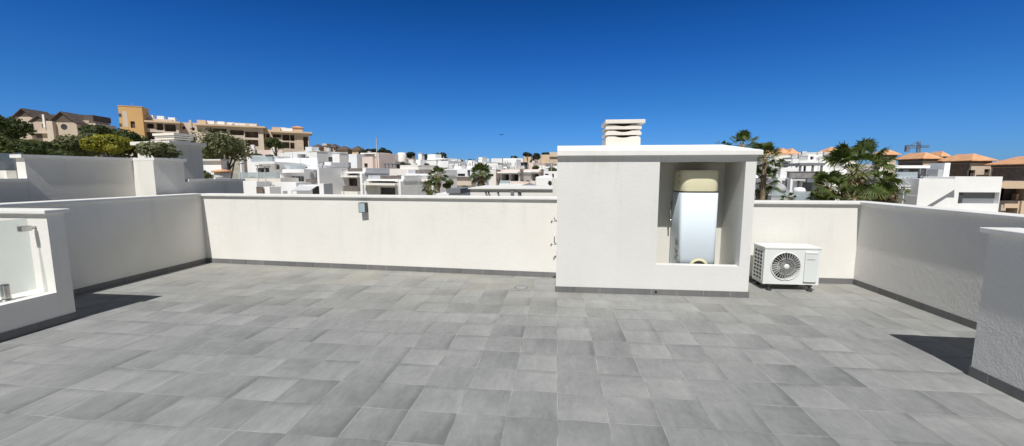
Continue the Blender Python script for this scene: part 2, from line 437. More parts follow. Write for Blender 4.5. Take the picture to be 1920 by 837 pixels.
sp = t.part('spigot', MB().box(-5.49, -5.43, 3.39, 3.445, .358, .52), 'steel', bevel=.015)
t.part('base_flange', MB().lathe([(.055, 0), (.055, .008), (.03, .012)], (-5.46, 3.417, .3525), 24), 'steel', sp)
t.part('wall_clamp', MB().box(-5.485, -5.437, 3.585, 3.68, 1.02, 1.075), 'steel', bevel=.006)
t.part('clamp_stem', MB().tube([(-5.461, 3.67, 1.047), (-5.461, 3.718, 1.047)], .016, 12), 'steel')
# right stair head
wall_with_coping('stair_end_wall', 'short white cross wall joining the shaded side wall to the right parapet',
                 [(3.512, 3.36), (4.34, 3.36), (4.34, 3.51), (3.512, 3.51)], 1.192, 'stucco_rough', over=.03)
wall_with_coping('stair_side_wall', 'rough white shaded wall running out of the picture at the lower right',
                 [(3.31, -1.0), (3.51, -1.0), (3.51, 3.51), (3.31, 3.51)], 1.195, 'stucco_rough', skirt=((3.31, -1.0), (3.31, 3.512), (-1, 0)), skirt_mat='skirt_side')

# ---- the plant housing
YH, HX0, HX1 = 5.54, 0.0, 2.50
NX0, NX1, NZ0, NZ1 = 1.318, 2.37, .41, 1.768
t = Thing('plant_housing', 'white rendered housing block with a deep niche and sloping lid on the terrace', 'roof housing', (1.25, 6.1, 0))
LIP, NB, NF = .12, YH + .65, .06
wb = MB().facade(HX0, HX1, .001, 1.845, YH, 1.25, [(NX0, NX1, NZ0, NZ1, LIP)])
t.part('wall', wb, 'stucco_stained')
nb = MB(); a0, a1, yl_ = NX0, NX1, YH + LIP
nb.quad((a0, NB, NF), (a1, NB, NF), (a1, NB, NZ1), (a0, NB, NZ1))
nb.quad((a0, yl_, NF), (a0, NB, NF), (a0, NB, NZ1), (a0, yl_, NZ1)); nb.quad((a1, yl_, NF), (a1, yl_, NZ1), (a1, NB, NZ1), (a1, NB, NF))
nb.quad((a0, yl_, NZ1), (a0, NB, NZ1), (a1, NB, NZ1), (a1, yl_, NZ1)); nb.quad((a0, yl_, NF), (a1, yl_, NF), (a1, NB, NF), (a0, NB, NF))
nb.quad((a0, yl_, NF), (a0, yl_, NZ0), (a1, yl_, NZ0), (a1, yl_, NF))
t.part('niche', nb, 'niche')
lid = MB()
y0, y1 = YH - .06, YH + 1.3
lx0, lx1 = -.004, 2.545
zb, zf, zt = 1.8455, 1.917, 1.985
V = [(lx0, y0, zb), (lx1, y0, zb), (lx1, y1, zb), (lx0, y1, zb),
     (lx0, y0, zf), (lx1, y0, zf - .012), (lx1, y1, zf - .012), (lx0, y1, zf),
     (lx0, y0 + .14, zt), (2.1, y0 + .14, zt), (2.1, y1 - .14, zt), (lx0, y1 - .14, zt)]
lid.v = V
lid.f = [(3, 2, 1, 0), (0, 1, 5, 4), (1, 2, 6, 5), (2, 3, 7, 6), (3, 0, 4, 8, 11, 7), (4, 5, 9, 8), (5, 6, 10, 9), (6, 7, 11, 10), (8, 9, 10, 11)]
t.part('roof', lid, 'coping', bevel=.006)
t.part('skirting', MB().box(HX0 - .012, HX1 + .012, YH - .012, YH + .001, .0015, .078), 'skirt')
t.part('skirting', MB().box(HX1 + .0005, HX1 + .012, YH + .002, 6.40, .0015, .078), 'skirt_side')
o = t.part('weep_hole', MB().lathe([(.016, 0), (.016, .004)], (0, 0, 0), 16), 'black', raw=True)
o.rotation_euler = (pi / 2, 0, 0); o.location = (1.33 - 1.25, YH - .0125 - 6.1, .042)

# chimney on top of it
t = Thing('chimney', 'cream cast chimney cowl with three dark slots on top of the white housing', 'chimney', (.88, 5.96, 2.0))
CX0, CX1, CY0, CY1 = .645, 1.10, 5.74, 6.19
def slab_poly(x0, x1, z0, z1, dip, ch):
    pl = [(x0, z0), (x1, z0), (x1, z1 - ch * .8), (x1 - ch, z1)]
    m0, m1 = x0 + (x1 - x0) * .24, x0 + (x1 - x0) * .76
    for k in range(13):
        u = 1 - k / 12
        pl.append((m0 + (m1 - m0) * u, z1 - dip * (sin(pi * u) ** 1.2)))
    pl += [(x0 + ch, z1), (x0, z1 - ch * .8)]
    return pl
t.part('base', MB().extrude_y(slab_poly(CX0, CX1, 1.995, 2.112, .018, .025), CY0, CY1), 'flue')
t.part('flue', MB().box(CX0 + .05, CX1 - .05, CY0 + .05, CY1 - .05, 2.08, 2.31), 'dark_in')
for z0 in (2.130, 2.206):
    t.part('cowl_ring', MB().extrude_y(slab_poly(CX0 - .008, CX1 + .008, z0, z0 + .057, .02, .03), CY0 - .008, CY1 + .008), 'flue')
t.part('cap', MB().box(CX0 - .015, CX1 + .05, CY0 - .035, CY1 + .035, 2.280, 2.33), 'flue', bevel=.006)

# ---- water heater standing in the niche: rounded square in plan
hc = (1.895, 5.942)
def srad(a, half, ex=8.0):
    return half / (abs(cos(a)) ** ex + abs(sin(a)) ** ex) ** (1 / ex)
def tank(prof, zoff, n=200, ex=8.0):
    mb = MB(); rings = []
    for half, z in prof:
        ring = []
        for j in range(n):
            a = 2 * pi * j / n; r = srad(a, half, ex) if half > 0 else 0
            ring.append(len(mb.v)); mb.v.append((hc[0] + r * cos(a), hc[1] + r * sin(a), zoff + z))
        rings.append(ring)
    for a, b in zip(rings, rings[1:]):
        for j in range(n):
            mb.sm.add(len(mb.f)); mb.f.append((a[j], a[(j + 1) % n], b[(j + 1) % n], b[j]))
    mb.f.append(tuple(reversed(rings[0]))); mb.f.append(tuple(rings[-1]))
    return mb
t = Thing('water_heater', 'tall pale blue water heater with cream cap standing in the niche', 'water heater', (hc[0], hc[1], NF))
t.part('tank', tank([(.245, NF - NZ0), (.245, .945), (.239, .951)], NZ0 + .001), 'heater')
t.part('seam', tank([(.241, .9525), (.241, .968)], NZ0), 'black')
cap = t.part('cap', tank([(.249, .9685), (.251, .976), (.251, 1.20), (.247, 1.24), (.235, 1.25)], NZ0, ex=4.2), 'cream')
def on_tank(x, z, half, out):
    """point on the tank front / left side: x < -half wraps round the corner"""
    a = x
    r = srad(a, half) + out
    return (hc[0] + r * cos(a), hc[1] + r * sin(a), NZ0 + z)
def patch(a0, a1, z0, z1, out, n=6):
    mb = MB()
    for k in range(n):
        b0 = a0 + (a1 - a0) * k / n; b1 = a0 + (a1 - a0) * (k + 1) / n
        mb.quad(on_tank(b0, z0, .245, out), on_tank(b1, z0, .245, out), on_tank(b1, z1, .245, out), on_tank(b0, z1, .245, out))
    return mb
D2 = lambda d: radians(-90 + d)
for dz in (1.09, 1.17):
    t.part('vent_slot', patch(D2(-66), D2(-58), dz, dz + .01, .009, 2), 'black', cap)
def half_disc(x0, hw, Z, yoff, n=18):
    mb = MB(); prev = None
    for k in range(n + 1):
        u = -1 + 2 * k / n; x = x0 + hw * u; h = Z * math.sqrt(max(0, 1 - u * u))
        ex = 8.0; dx = abs(x - hc[0]); yy = hc[1] - (.245 ** ex - dx ** ex) ** (1 / ex) - yoff
        lo, hi = (x, yy, NZ0 - .045), (x, yy, NZ0 - .045 + h)
        if prev: mb.quad(prev[0], lo, hi, prev[1])
        prev = (lo, hi)
    return mb
t.part('base_trim', half_disc(hc[0] + .02, .125, .118, .003), 'cream')
t.part('inlet', half_disc(hc[0] + .022, .09, .08, .006), 'dark_in')
lab = t.part('energy_label', patch(D2(-76), D2(-50), .215, .325, .002), 'labelpaper')
for a0, a1, z0, z1 in ((-74, -68, .24, .31), (-64, -54, .225, .30)): t.part('print', patch(D2(a0), D2(a1), z0, z1, .004, 3), 'labelgrey', lab)
lab = t.part('rating_label', patch(D2(-76), D2(-47), .02, .195, .002), 'labelpaper')
for a0, a1, z0, z1 in ((-75, -66, .155, .175), (-68, -52, .12, .16), (-62, -50, .08, .10), (-74, -58, .05, .065), (-74, -52, .025, .034)):
    t.part('print', patch(D2(a0), D2(a1), z0, z1, .004, 3), 'labelgrey', lab)
mb = MB()
for dx, z in ((0, 1.02), (.0, .97)):
    mb.tube([(1.70, 6.18, z + .41 - .41), (1.62, 6.1, z + .02), (1.615, 6.02, z - .02)], .011, 8)
mb.tube([(1.615, 6.02, 1.0), (1.60, 6.02, 1.10), (1.64, 6.12, 1.22)], .009, 8)
t.part('pipe', mb, 'chrome')

# ---- outdoor air conditioning unit
t = Thing('air_conditioner', 'white outdoor air conditioning unit with round fan grille on black rubber feet', 'air conditioner', (3.22, 6.12, 0))
AX0, AX1, AY0, AY1, AZ0, AZ1 = 2.87, 3.595, 5.95, 6.27, .088, .60
fc = (3.155, .343); fr_ = .192
# body with a round hole in front
mb = MB(); n = 48
ring = [(fc[0] + fr_ * cos(2 * pi * k / n), fc[1] + fr_ * sin(2 * pi * k / n)) for k in range(n)]
def to_rect(x, z):
    dx, dz = x - fc[0], z - fc[1]
    sx = ((AX1 if dx > 0 else AX0) - fc[0]) / dx if abs(dx) > 1e-6 else 1e9
    sz = ((AZ1 if dz > 0 else AZ0) - fc[1]) / dz if abs(dz) > 1e-6 else 1e9
    k = min(sx, sz); return (fc[0] + dx * k, fc[1] + dz * k)
angs = sorted([2 * pi * k / n for k in range(n)] + [math.atan2(z - fc[1], x - fc[0]) % (2 * pi) for x in (AX0, AX1) for z in (AZ0, AZ1)])
for a, b in zip(angs, angs[1:] + [angs[0] + 2 * pi]):
    p = (fc[0] + fr_ * cos(a), fc[1] + fr_ * sin(a)); q = (fc[0] + fr_ * cos(b), fc[1] + fr_ * sin(b))
    P, Q = to_rect(*p), to_rect(*q)
    mb.quad((p[0], AY0, p[1]), (q[0], AY0, q[1]), (Q[0], AY0, Q[1]), (P[0], AY0, P[1]))
    mb.f[-1] = tuple(reversed(mb.f[-1]))
    mb.quad((p[0], AY0, p[1]), (p[0], AY0 + .12, p[1]), (q[0], AY0 + .12, q[1]), (q[0], AY0, q[1]))
mb.box(AX0, AX1, AY0, AY1, AZ0, AZ1, skip='fl')
# left side: frame with a lattice of square holes
cols, rows_ = 3, 8
mb2 = MB()
yy0, yy1, zz0, zz1 = AY0 + .05, AY1 - .03, AZ0 + .04, AZ1 - .05
def side_strip(ya, yb, za, zb): mb.quad((AX0, yb, za), (AX0, ya, za), (AX0, ya, zb), (AX0, yb, zb))
side_strip(AY0, yy0, AZ0, AZ1); side_strip(yy1, AY1, AZ0, AZ1); side_strip(yy0, yy1, AZ0, zz0); side_strip(yy0, yy1, zz1, AZ1)
t.part('body', mb, 'ac')
for i in range(cols + 1):
    yv = yy0 + (yy1 - yy0) * i / cols
    mb2.box(AX0 - .003, AX0 + .02, yv - .008, yv + .008, zz0, zz1)
for j in range(rows_ + 1):
    zv = zz0 + (zz1 - zz0) * j / rows_
    mb2.box(AX0 - .004, AX0 + .021, yy0, yy1, zv - .006, zv + .006)
t.part('side_grille', mb2, 'ac')
t.part('coil', MB().box(AX0 + .05, AX0 + .06, AY0 + .01, AY1 - .01, AZ0 + .01, AZ1 - .01), 'acdark')
t.part('top_cover', MB().box(AX0 - .006, AX1 + .006, AY0 - .008, AY1 + .006, AZ1 - .018, AZ1 + .012), 'ac', bevel=.008)
fan = t.part('fan', MB().lathe([(.05, 0), (.05, .03), (.02, .045)], (0, 0, 0), 24), 'fan', raw=True)
fan.rotation_euler = (pi / 2, 0, 0); fan.location = (fc[0] - 3.22, AY0 + .075 - 6.12, fc[1])
for k in range(3):
    mb = MB(); a0 = 2 * pi * k / 3 + .4
    for i in range(8):
        for (ra, rb) in ((.045, .115), (.115, .18)):
            a, b = a0 + i * .19, a0 + (i + 1) * .19
            d0, d1 = .05 * i / 8, .05 * (i + 1) / 8
            def pp(r, an, d): return (fc[0] + r * cos(an), AY0 + .09 - d, fc[1] + r * sin(an))
            mb.quad(pp(ra, a, d0), pp(ra, b, d1), pp(rb, b, d1), pp(rb, a, d0))
    t.part('blade', mb, 'fan')
mb = MB(); mb.lathe([(.19, 0), (.19, .004)], (0, 0, 0), 40)
back = t.part('fan_back', mb, 'acdark', raw=True); back.rotation_euler = (pi / 2, 0, 0); back.location = (fc[0] - 3.22, AY0 + .121 - 6.12, fc[1])
mb = MB()
for k in range(30):
    a = 2 * pi * k / 30
    pts = [(fc[0] + r * cos(a + (r - .03) * .5), AY0 - .008 + .02 * (1 - r / .19) * -1, fc[1] + r * sin(a + (r - .03) * .5)) for r in (.033, .09, .145, .188)]
    mb.tube(pts, [.0008, .0018, .0027, .0030], 4, cap=False)
for r in (.115,):
    pts = [(fc[0] + r * cos(2 * pi * k / 40), AY0 - .008 - .02 * (1 - r / .19), fc[1] + r * sin(2 * pi * k / 40)) for k in range(41)]
    mb.tube(pts, .0018, 4, cap=False)
pts = [(fc[0] + .193 * cos(2 * pi * k / 48), AY0 - .004, fc[1] + .193 * sin(2 * pi * k / 48)) for k in range(49)]
mb.tube(pts, .0085, 6, cap=False)
t.part('fan_grille', mb, 'acgrille')
hub = t.part('grille_hub', MB().lathe([(.036, 0), (.036, .006), (.026, .012), (.0, .014)], (0, 0, 0), 24), 'ac', raw=True)
hub.rotation_euler = (pi / 2, 0, 0); hub.location = (fc[0] - 3.22, AY0 - .022 - 6.12, fc[1])
pn = t.part('cover_panel', MB().box(3.392, 3.556, AY0 - .016, AY0 - .001, .125, .553), 'acpanel', bevel=.007)
t.part('panel_handle', MB().box(3.40, 3.548, AY0 - .022, AY0 - .0165, .528, .546), 'ac', pn, bevel=.003)
mb = MB()
for i, wd in enumerate((.011, .008, .011, .010, .011, .008, .011, .006)):
    x = 3.418 + i * .0135
    mb.box(x, x + wd, AY0 - .0172, AY0 - .0161, .438, .450)
t.part('brand_lettering', mb, 'labelgrey', pn)
t.part('rating_print', MB().box(3.432, 3.50, AY0 - .0170, AY0 - .0161, .486, .492), 'labelpaper', pn)
t.part('painted_panel_shadow', MB().box(3.394, 3.554, AY0 - .010, AY0 - .0012, .118, .1245), 'acdark', pn)  # dark strip drawn as the shadow line below the panel
for x in (2.955, 3.485):
    ft = t.part('foot', MB().box(x - .02, x + .02, AY0 - .02, AY1 + .02, .062, .0875), 'rubber')
    for y in (AY0 + .0, AY1 - .0):
        t.part('rubber_pad', MB().lathe([(.036, 0), (.036, .014), (.016, .02), (.013, .056)], (x, y, .0015), 20), 'rubber', ft)

# ---- wall lamp, taps, drain
yl = 6.33 + .43 * (3.0 / 6.4)
t = Thing('wall_lamp', 'small dark grey square wall lamp under the coping of the back parapet', 'wall lamp', (-3.2, yl, 1.05))
lx0, lx1 = -3.255, -3.14
t.part('housing', MB().box(lx0, lx1, yl - .085, yl + .02, .978, 1.142), 'lampbody')
t.part('diffuser', MB().box(lx0 + .010, lx1 - .008, yl - .089, yl - .0852, .987, 1.133), 'lampglass')
for (z, lab, tall) in ((.945, 'upper brass tap on the left side of the white housing', False), (.61, 'lower tap with a tall stem on the left side of the white housing', True)):
    t = Thing('garden_tap', lab, 'tap', (0, 5.9, z), 'taps on the housing')
    t.part('spout', MB().tube([(-.001, 5.9, z), (-.055, 5.9, z), (-.072, 5.9, z - .008), (-.078, 5.9, z - .036)], [.013, .012, .011, .012], 10), 'chrome')
    t.part('handle', MB().tube([(-.03, 5.9, z + .01), (-.03, 5.9, z + (.15 if tall else .048))], [.008, .009], 8) if tall else
           MB().tube([(-.035, 5.9, z + .01), (-.035, 5.9, z + .045)], .006, 8).tube([(-.035, 5.875, z + .045), (-.035, 5.925, z + .045)], .006, 8), 'chrome')
    o = t.part('rosette', MB().lathe([(.026, 0), (.022, .008)], (0, 0, 0), 20), 'chrome', raw=True)
    o.rotation_euler = (0, -pi / 2, 0); o.location = (-.0005, 0, 0)
t = Thing('floor_drain', 'round floor drain let into a beige tile beside the housing', 'drain', (-.49, 5.68, 0))
t.part('plate', MB().box(-.625, -.355, 5.545, 5.815, .001, .004), 'drainplate')
t.part('ring', MB().lathe([(.10, .0042), (.10, .008), (.082, .008), (.082, .0043)], (-.49, 5.68, 0), 32, cap=False), 'mgrey')
mb = MB()
for k in range(-3, 4):
    w = math.sqrt(max(0, .078 ** 2 - (k * .022) ** 2))
    mb.box(-.49 - w, -.49 + w, 5.68 + k * .022 - .006, 5.68 + k * .022 + .006, .0045, .0065)
t.part('grate', mb, 'grey_r')
t.part('sump', MB().lathe([(.081, 0), (.081, .0002)], (-.49, 5.68, .0041), 24), 'dark_in')
# ================================================================== GROUND OF THE TOWN
def axis():
    a = [0]; s = 6.0
    while a[-1] < 6000:
        a.append(a[-1] + s)
        if a[-1] > 300: s *= 1.25
    return [-v for v in reversed(a[1:])] + a
ax = axis(); mb = MB(); nn = len(ax)
mb.v = [(x, y, terrain(x, y)) for y in ax for x in ax]
mb.f = [(j * nn + i, j * nn + i + 1, (j + 1) * nn + i + 1, (j + 1) * nn + i) for j in range(nn - 1) for i in range(nn - 1)]
structure(mb.build('terrain', 'soil', smooth=True))

# ================================================================== FRAMES: a facade plane standing somewhere in the town
class Frame:
    """vertical plane through the point seen at px at world distance Y, turned by rz; local (u along it, w behind it, z)"""
    def __init__(s, px, Y, rz=None):
        if rz is None: rz = -22.0 if 430 < px < 1050 and 30 < Y < 150 else 0.0   # the estate left of the housing lies a little askew
        p = pt(px, 328, Y); s.o = Vector((p.x, p.y)); s.rz = radians(rz)
        s.U = Vector((cos(s.rz), sin(s.rz))); s.W = Vector((-sin(s.rz), cos(s.rz)))
    def uz(s, px, py, w=0.0):
        r = ray(px, py); d = Vector((r.x, r.y))
        t = (s.o.dot(s.W) + w) / d.dot(s.W)
        return (d * t - s.o).dot(s.U), H + r.z * t
    def rect(s, a, w=0.0):
        u0, z0 = s.uz(a[0], a[3], w); u1, z1 = s.uz(a[2], a[1], w)
        # horizontal band judged at the middle of the opening
        um, zt = s.uz((a[0] + a[2]) / 2, a[1], w); um, zb = s.uz((a[0] + a[2]) / 2, a[3], w)
        return u0, u1, zb, zt
    def world(s, u, w):
        p = s.o + s.U * u + s.W * w; return p.x, p.y
    def side(s, px, u):
        """how far back (w) the wall at u reaches to be seen at px"""
        r = ray(px, 328); d = Vector((r.x, r.y))
        t = (s.o.dot(s.U) + u) / d.dot(s.U)
        return (d * t - s.o).dot(s.W)

def zoomer(x0, y0, k):
    return lambda a, b, c=None, d=None: (x0 + k * a, y0 + k * b) if c is None else (x0 + k * a, y0 + k * b, x0 + k * c, y0 + k * d)

class Bld(Thing):
    def __init__(s, name, label, cat, fr, group=None):
        x, y = fr.world(0, 0)
        s.fr = fr; s.zb = terrain(x, y) - 1.2
        o = fr.o
        Thing.__init__(s, name, label, cat, (o.x, o.y, s.zb), group, fr.rz)
        s.off = (0, 0, s.zb)
    def block(s, u0, u1, zt, w=0.0, L=8.0, m='white', holes=(), deep=1.2, coping=None, cm='coping', zb=None, pane='pane', frames=True, name='wall', tidy=False):
        zb = s.zb if zb is None else zb
        hs = [(a, b, c, d, (h[4] if len(h) > 4 else deep)) for h in holes for a, b, c, d in [h[:4]]]
        wl = s.part(name, MB().facade(u0, u1, zb, zt, w, L, hs), m)
        for h in hs: s.window(h, w, pane, frames)
        if not tidy and L >= 6 and m.startswith('white') or m == 'pinkw' and L >= 6 and not tidy: s.clutter(u0, u1, zt, w, L)
        if coping:
            s.part('coping', MB().box(u0 - .08, u1 + .08, w - .1, w + L + .08, zt + .003, zt + coping), cm)
        return wl
    def clutter(s, u0, u1, zt, w, L):
        rng = random.Random(int(abs(s.fr.o.x * 13 + u0 * 7 + w * 3)))
        for k in range(rng.randint(1, 3)):
            u = rng.uniform(u0 + .8, max(u0 + .9, u1 - .8)); ww = w + rng.uniform(.6, max(.7, L - 1.2)); h = rng.uniform(.5, 1.1)
            if k % 3 == 0: s.part('roof_unit', MB().box(u - .45, u + .45, ww, ww + .5, zt + .1, zt + .1 + h), 'units')
            elif k % 3 == 1: s.part('vent_pipe', MB().tube([(u, ww, zt - .1), (u, ww, zt + h + .5)], .1, 6), 'metal')
            else: s.part('aerial', MB().tube([(u, ww, zt - .1), (u, ww, zt + h + 1.6)], .04, 5).tube([(u - .5, ww, zt + h + 1.5), (u + .5, ww, zt + h + 1.5)], .03, 4), 'metal')
        if L > 5:
            mb = MB()
            for k in range(2):
                a = w + L * (.3 + .36 * k); mb = MB().box(u1 - .02, u1 + .03, a, a + 1.1, zt - 2.4, zt - 1.3)
                s.part('side_window', mb, 'pane')
    def window(s, h, w, pane='pane', frames=True):
        a, b, c, d, dp = h
        o = s.part('window', MB().quad_(a, b, c, d, w + dp - .01), pane)
        if frames and (b - a) > .5:
            mb = MB(); t = .05
            mb.box(a, b, w + dp - .07, w + dp - .015, d - t, d - .002).box(a, b, w + dp - .07, w + dp - .015, c + .002, c + t)
            n = max(1, round((b - a) / 1.3))
            for k in range(n + 1):
                x = a + (b - a) * k / n; x = min(max(x, a + t / 2 + .002), b - t / 2 - .002)
                mb.box(x - t / 2, x + t / 2, w + dp - .069, w + dp - .0155, c + t, d - t)
            s.part('frame', mb, 'dgrey' if pane != 'blind' else 'white', o)
        return o
    def slab(s, name, u0, u1, w0, w1, z0, z1, m): return s.part(name, MB().box(u0, u1, w0, w1, z0, z1), m)
    def railing(s, u0, u1, w, z0, z1, m='rail', n=None, name='railing'):
        mb = MB(); n = n or max(2, int((u1 - u0) / .22))
        for k in range(n):
            x = u0 + (u1 - u0) * (k + .5) / n; hw = (u1 - u0) / n * .44
            mb.box(x - hw, x + hw, w, w + .03, z0 + .06, z1 - .05)
        mb.box(u0, u1, w - .01, w + .04, z1 - .05, z1).box(u0, u1, w - .01, w + .04, z0, z0 + .06)
        return s.part(name, mb, m)
    def chimney(s, u, w, z, sx=.6, h=1.1, m='white'):
        c = s.slab('chimney', u - sx / 2, u + sx / 2, w, w + sx, z - .3, z + h, m)
        mb = MB().box(u - sx * .62, u + sx * .62, w - sx * .12, w + sx * 1.12, z + h + .12, z + h + .2)
        for x, y in ((-.4, .1), (.4, .1), (-.4, .9), (.4, .9)):
            mb.box(u + sx * x - .05, u + sx * x + .05, w + sx * y - .05, w + sx * y + .05, z + h + .001, z + h + .119)
        s.part('chimney_cap', mb, m, c)
    def hip(s, u0, u1, w0, w1, z, h, m='clay', over=.5, name='roof'):
        u0 -= over; u1 += over; w0 -= over; w1 += over
        d = min(u1 - u0, w1 - w0) / 2
        a, b = (u0 + d, u1 - d) if u1 - u0 > w1 - w0 else ((u0 + u1) / 2 - .1, (u0 + u1) / 2 + .1)
        c, e = ((w0 + w1) / 2 - .1, (w0 + w1) / 2 + .1) if u1 - u0 > w1 - w0 else (w0 + d, w1 - d)
        mb = MB()
        mb.v = [(u0, w0, z), (u1, w0, z), (u1, w1, z), (u0, w1, z), (u0, w0, z + .16), (u1, w0, z + .16), (u1, w1, z + .16), (u0, w1, z + .16),
                (a, c, z + h), (b, c, z + h), (b, e, z + h), (a, e, z + h)]
        mb.f = [(3, 2, 1, 0), (0, 1, 5, 4), (1, 2, 6, 5), (2, 3, 7, 6), (3, 0, 4, 7), (4, 5, 9, 8), (5, 6, 10, 9), (6, 7, 11, 10), (7, 4, 8, 11), (8, 9, 10, 11)]
        return s.part(name, mb, m)
def _gable(s, u0, u1, w0, w1, z, h, m, gm, over=.4):
    um = (u0 + u1) / 2
    mb = MB(); mb.extrude_y([(u0 - .05, z), (u1 + .05, z), (um, z + h)], w0 + .02, w1); s.part('gable', mb, gm)  # gm colours the gable end; a dark one paints its shade
    k = h / (um - u0); a, b = u0 - over, u1 + over; za = z - over * k + .03
    mb = MB(); mb.extrude_y([(a, za), (um, z + h + .03), (b, za), (b, za + .22), (um, z + h + .25), (a, za + .22)], w0 - over, w1 + over); return s.part('roof', mb, m)
Bld.gable = _gable
def _quad(self, a, b, c, d, y):
    self.quad((a, y, c), (b, y, c), (b, y, d), (a, y, d)); return self
MB.quad_ = _quad

# ================================================================== VEGETATION
def cards(mb, c, rad, n, size, rng, flat=.6):
    """leaf clumps: small bent faces all through an uneven blob"""
    for _ in range(n):
        while True:
            p = Vector((rng.uniform(-1, 1), rng.uniform(-1, 1), rng.uniform(-1, 1)))
            if p.length < 1: break
        r = p.length
        p = p * (.45 + .55 * r) if r < .7 else p
        q = Vector((c[0] + p.x * rad[0], c[1] + p.y * rad[1], c[2] + p.z * rad[2]))
        nrm = (p.normalized() + Vector((rng.gauss(0, .6), rng.gauss(0, .6), rng.gauss(.3, .5)))).normalized()
        a = nrm.cross(Vector((rng.gauss(0, 1), rng.gauss(0, 1), rng.gauss(0, 1)))).normalized(); b = nrm.cross(a)
        s = size * rng.uniform(.5, 1.2)
        mb.quad(tuple(q - a * s), tuple(q - b * s * flat), tuple(q + a * s + nrm * s * .2), tuple(q + b * s * flat))

def tree(name, label, x, y, z0, hgt, rx, rz_, m, n, size, group=None, lobes=7, stem=.35, seed=1, ry=None):
    rng = random.Random(seed)
    t = Thing(name, label, 'tree' if 'bush' not in name and 'shrub' not in name else 'shrub', (x, y, z0), group)
    cz = z0 + hgt - rz_
    tb = MB(); r = .05 + .022 * hgt
    top = Vector((x + rng.uniform(-.1, .1) * rx, y, cz))
    tb.tube([(x, y, z0 - .5), (x + .05, y, z0 + (cz - z0) * .5), tuple(top)], [r, r * .75, r * .4], 7)
    mb = MB(); ry = ry or rx; n = int(n * 1.5); size *= .74
    for k in range(lobes):
        a = 2 * pi * k / lobes + rng.uniform(-.4, .4); d = rng.uniform(.35, .75) if k else 0
        c = Vector((x + cos(a) * rx * d, y + sin(a) * ry * d, cz + rng.uniform(-.45, .55) * rz_))
        tb.tube([tuple(Vector((x, y, z0 + (cz - z0) * rng.uniform(.4, .8)))), tuple(c)], [r * .4, r * .12], 5)
        k2 = rng.uniform(.38, .62)
        cards(mb, c, (rx * k2, ry * k2, rz_ * k2 * 1.05), n // lobes, size, rng)
    t.part('trunk', tb, 'trunk'); t.part('crown', mb, m)
    return t

def tree_px(name, label, box, Y, m, n, size, z0=None, **k):
    """crown filling the picture box at distance Y"""
    x0, y0, x1, y1 = box
    a = pt(x0, y1, Y); b = pt(x1, y0, Y); x = (a.x + b.x) / 2
    rx = (b.x - a.x) / 2; rz_ = (b.z - a.z) / 2
    z0 = terrain(x, Y) if z0 is None else z0
    return tree(name, label, x, Y, min(z0, a.z - .3), b.z - min(z0, a.z - .3), rx, rz_, m, n, size, **k)

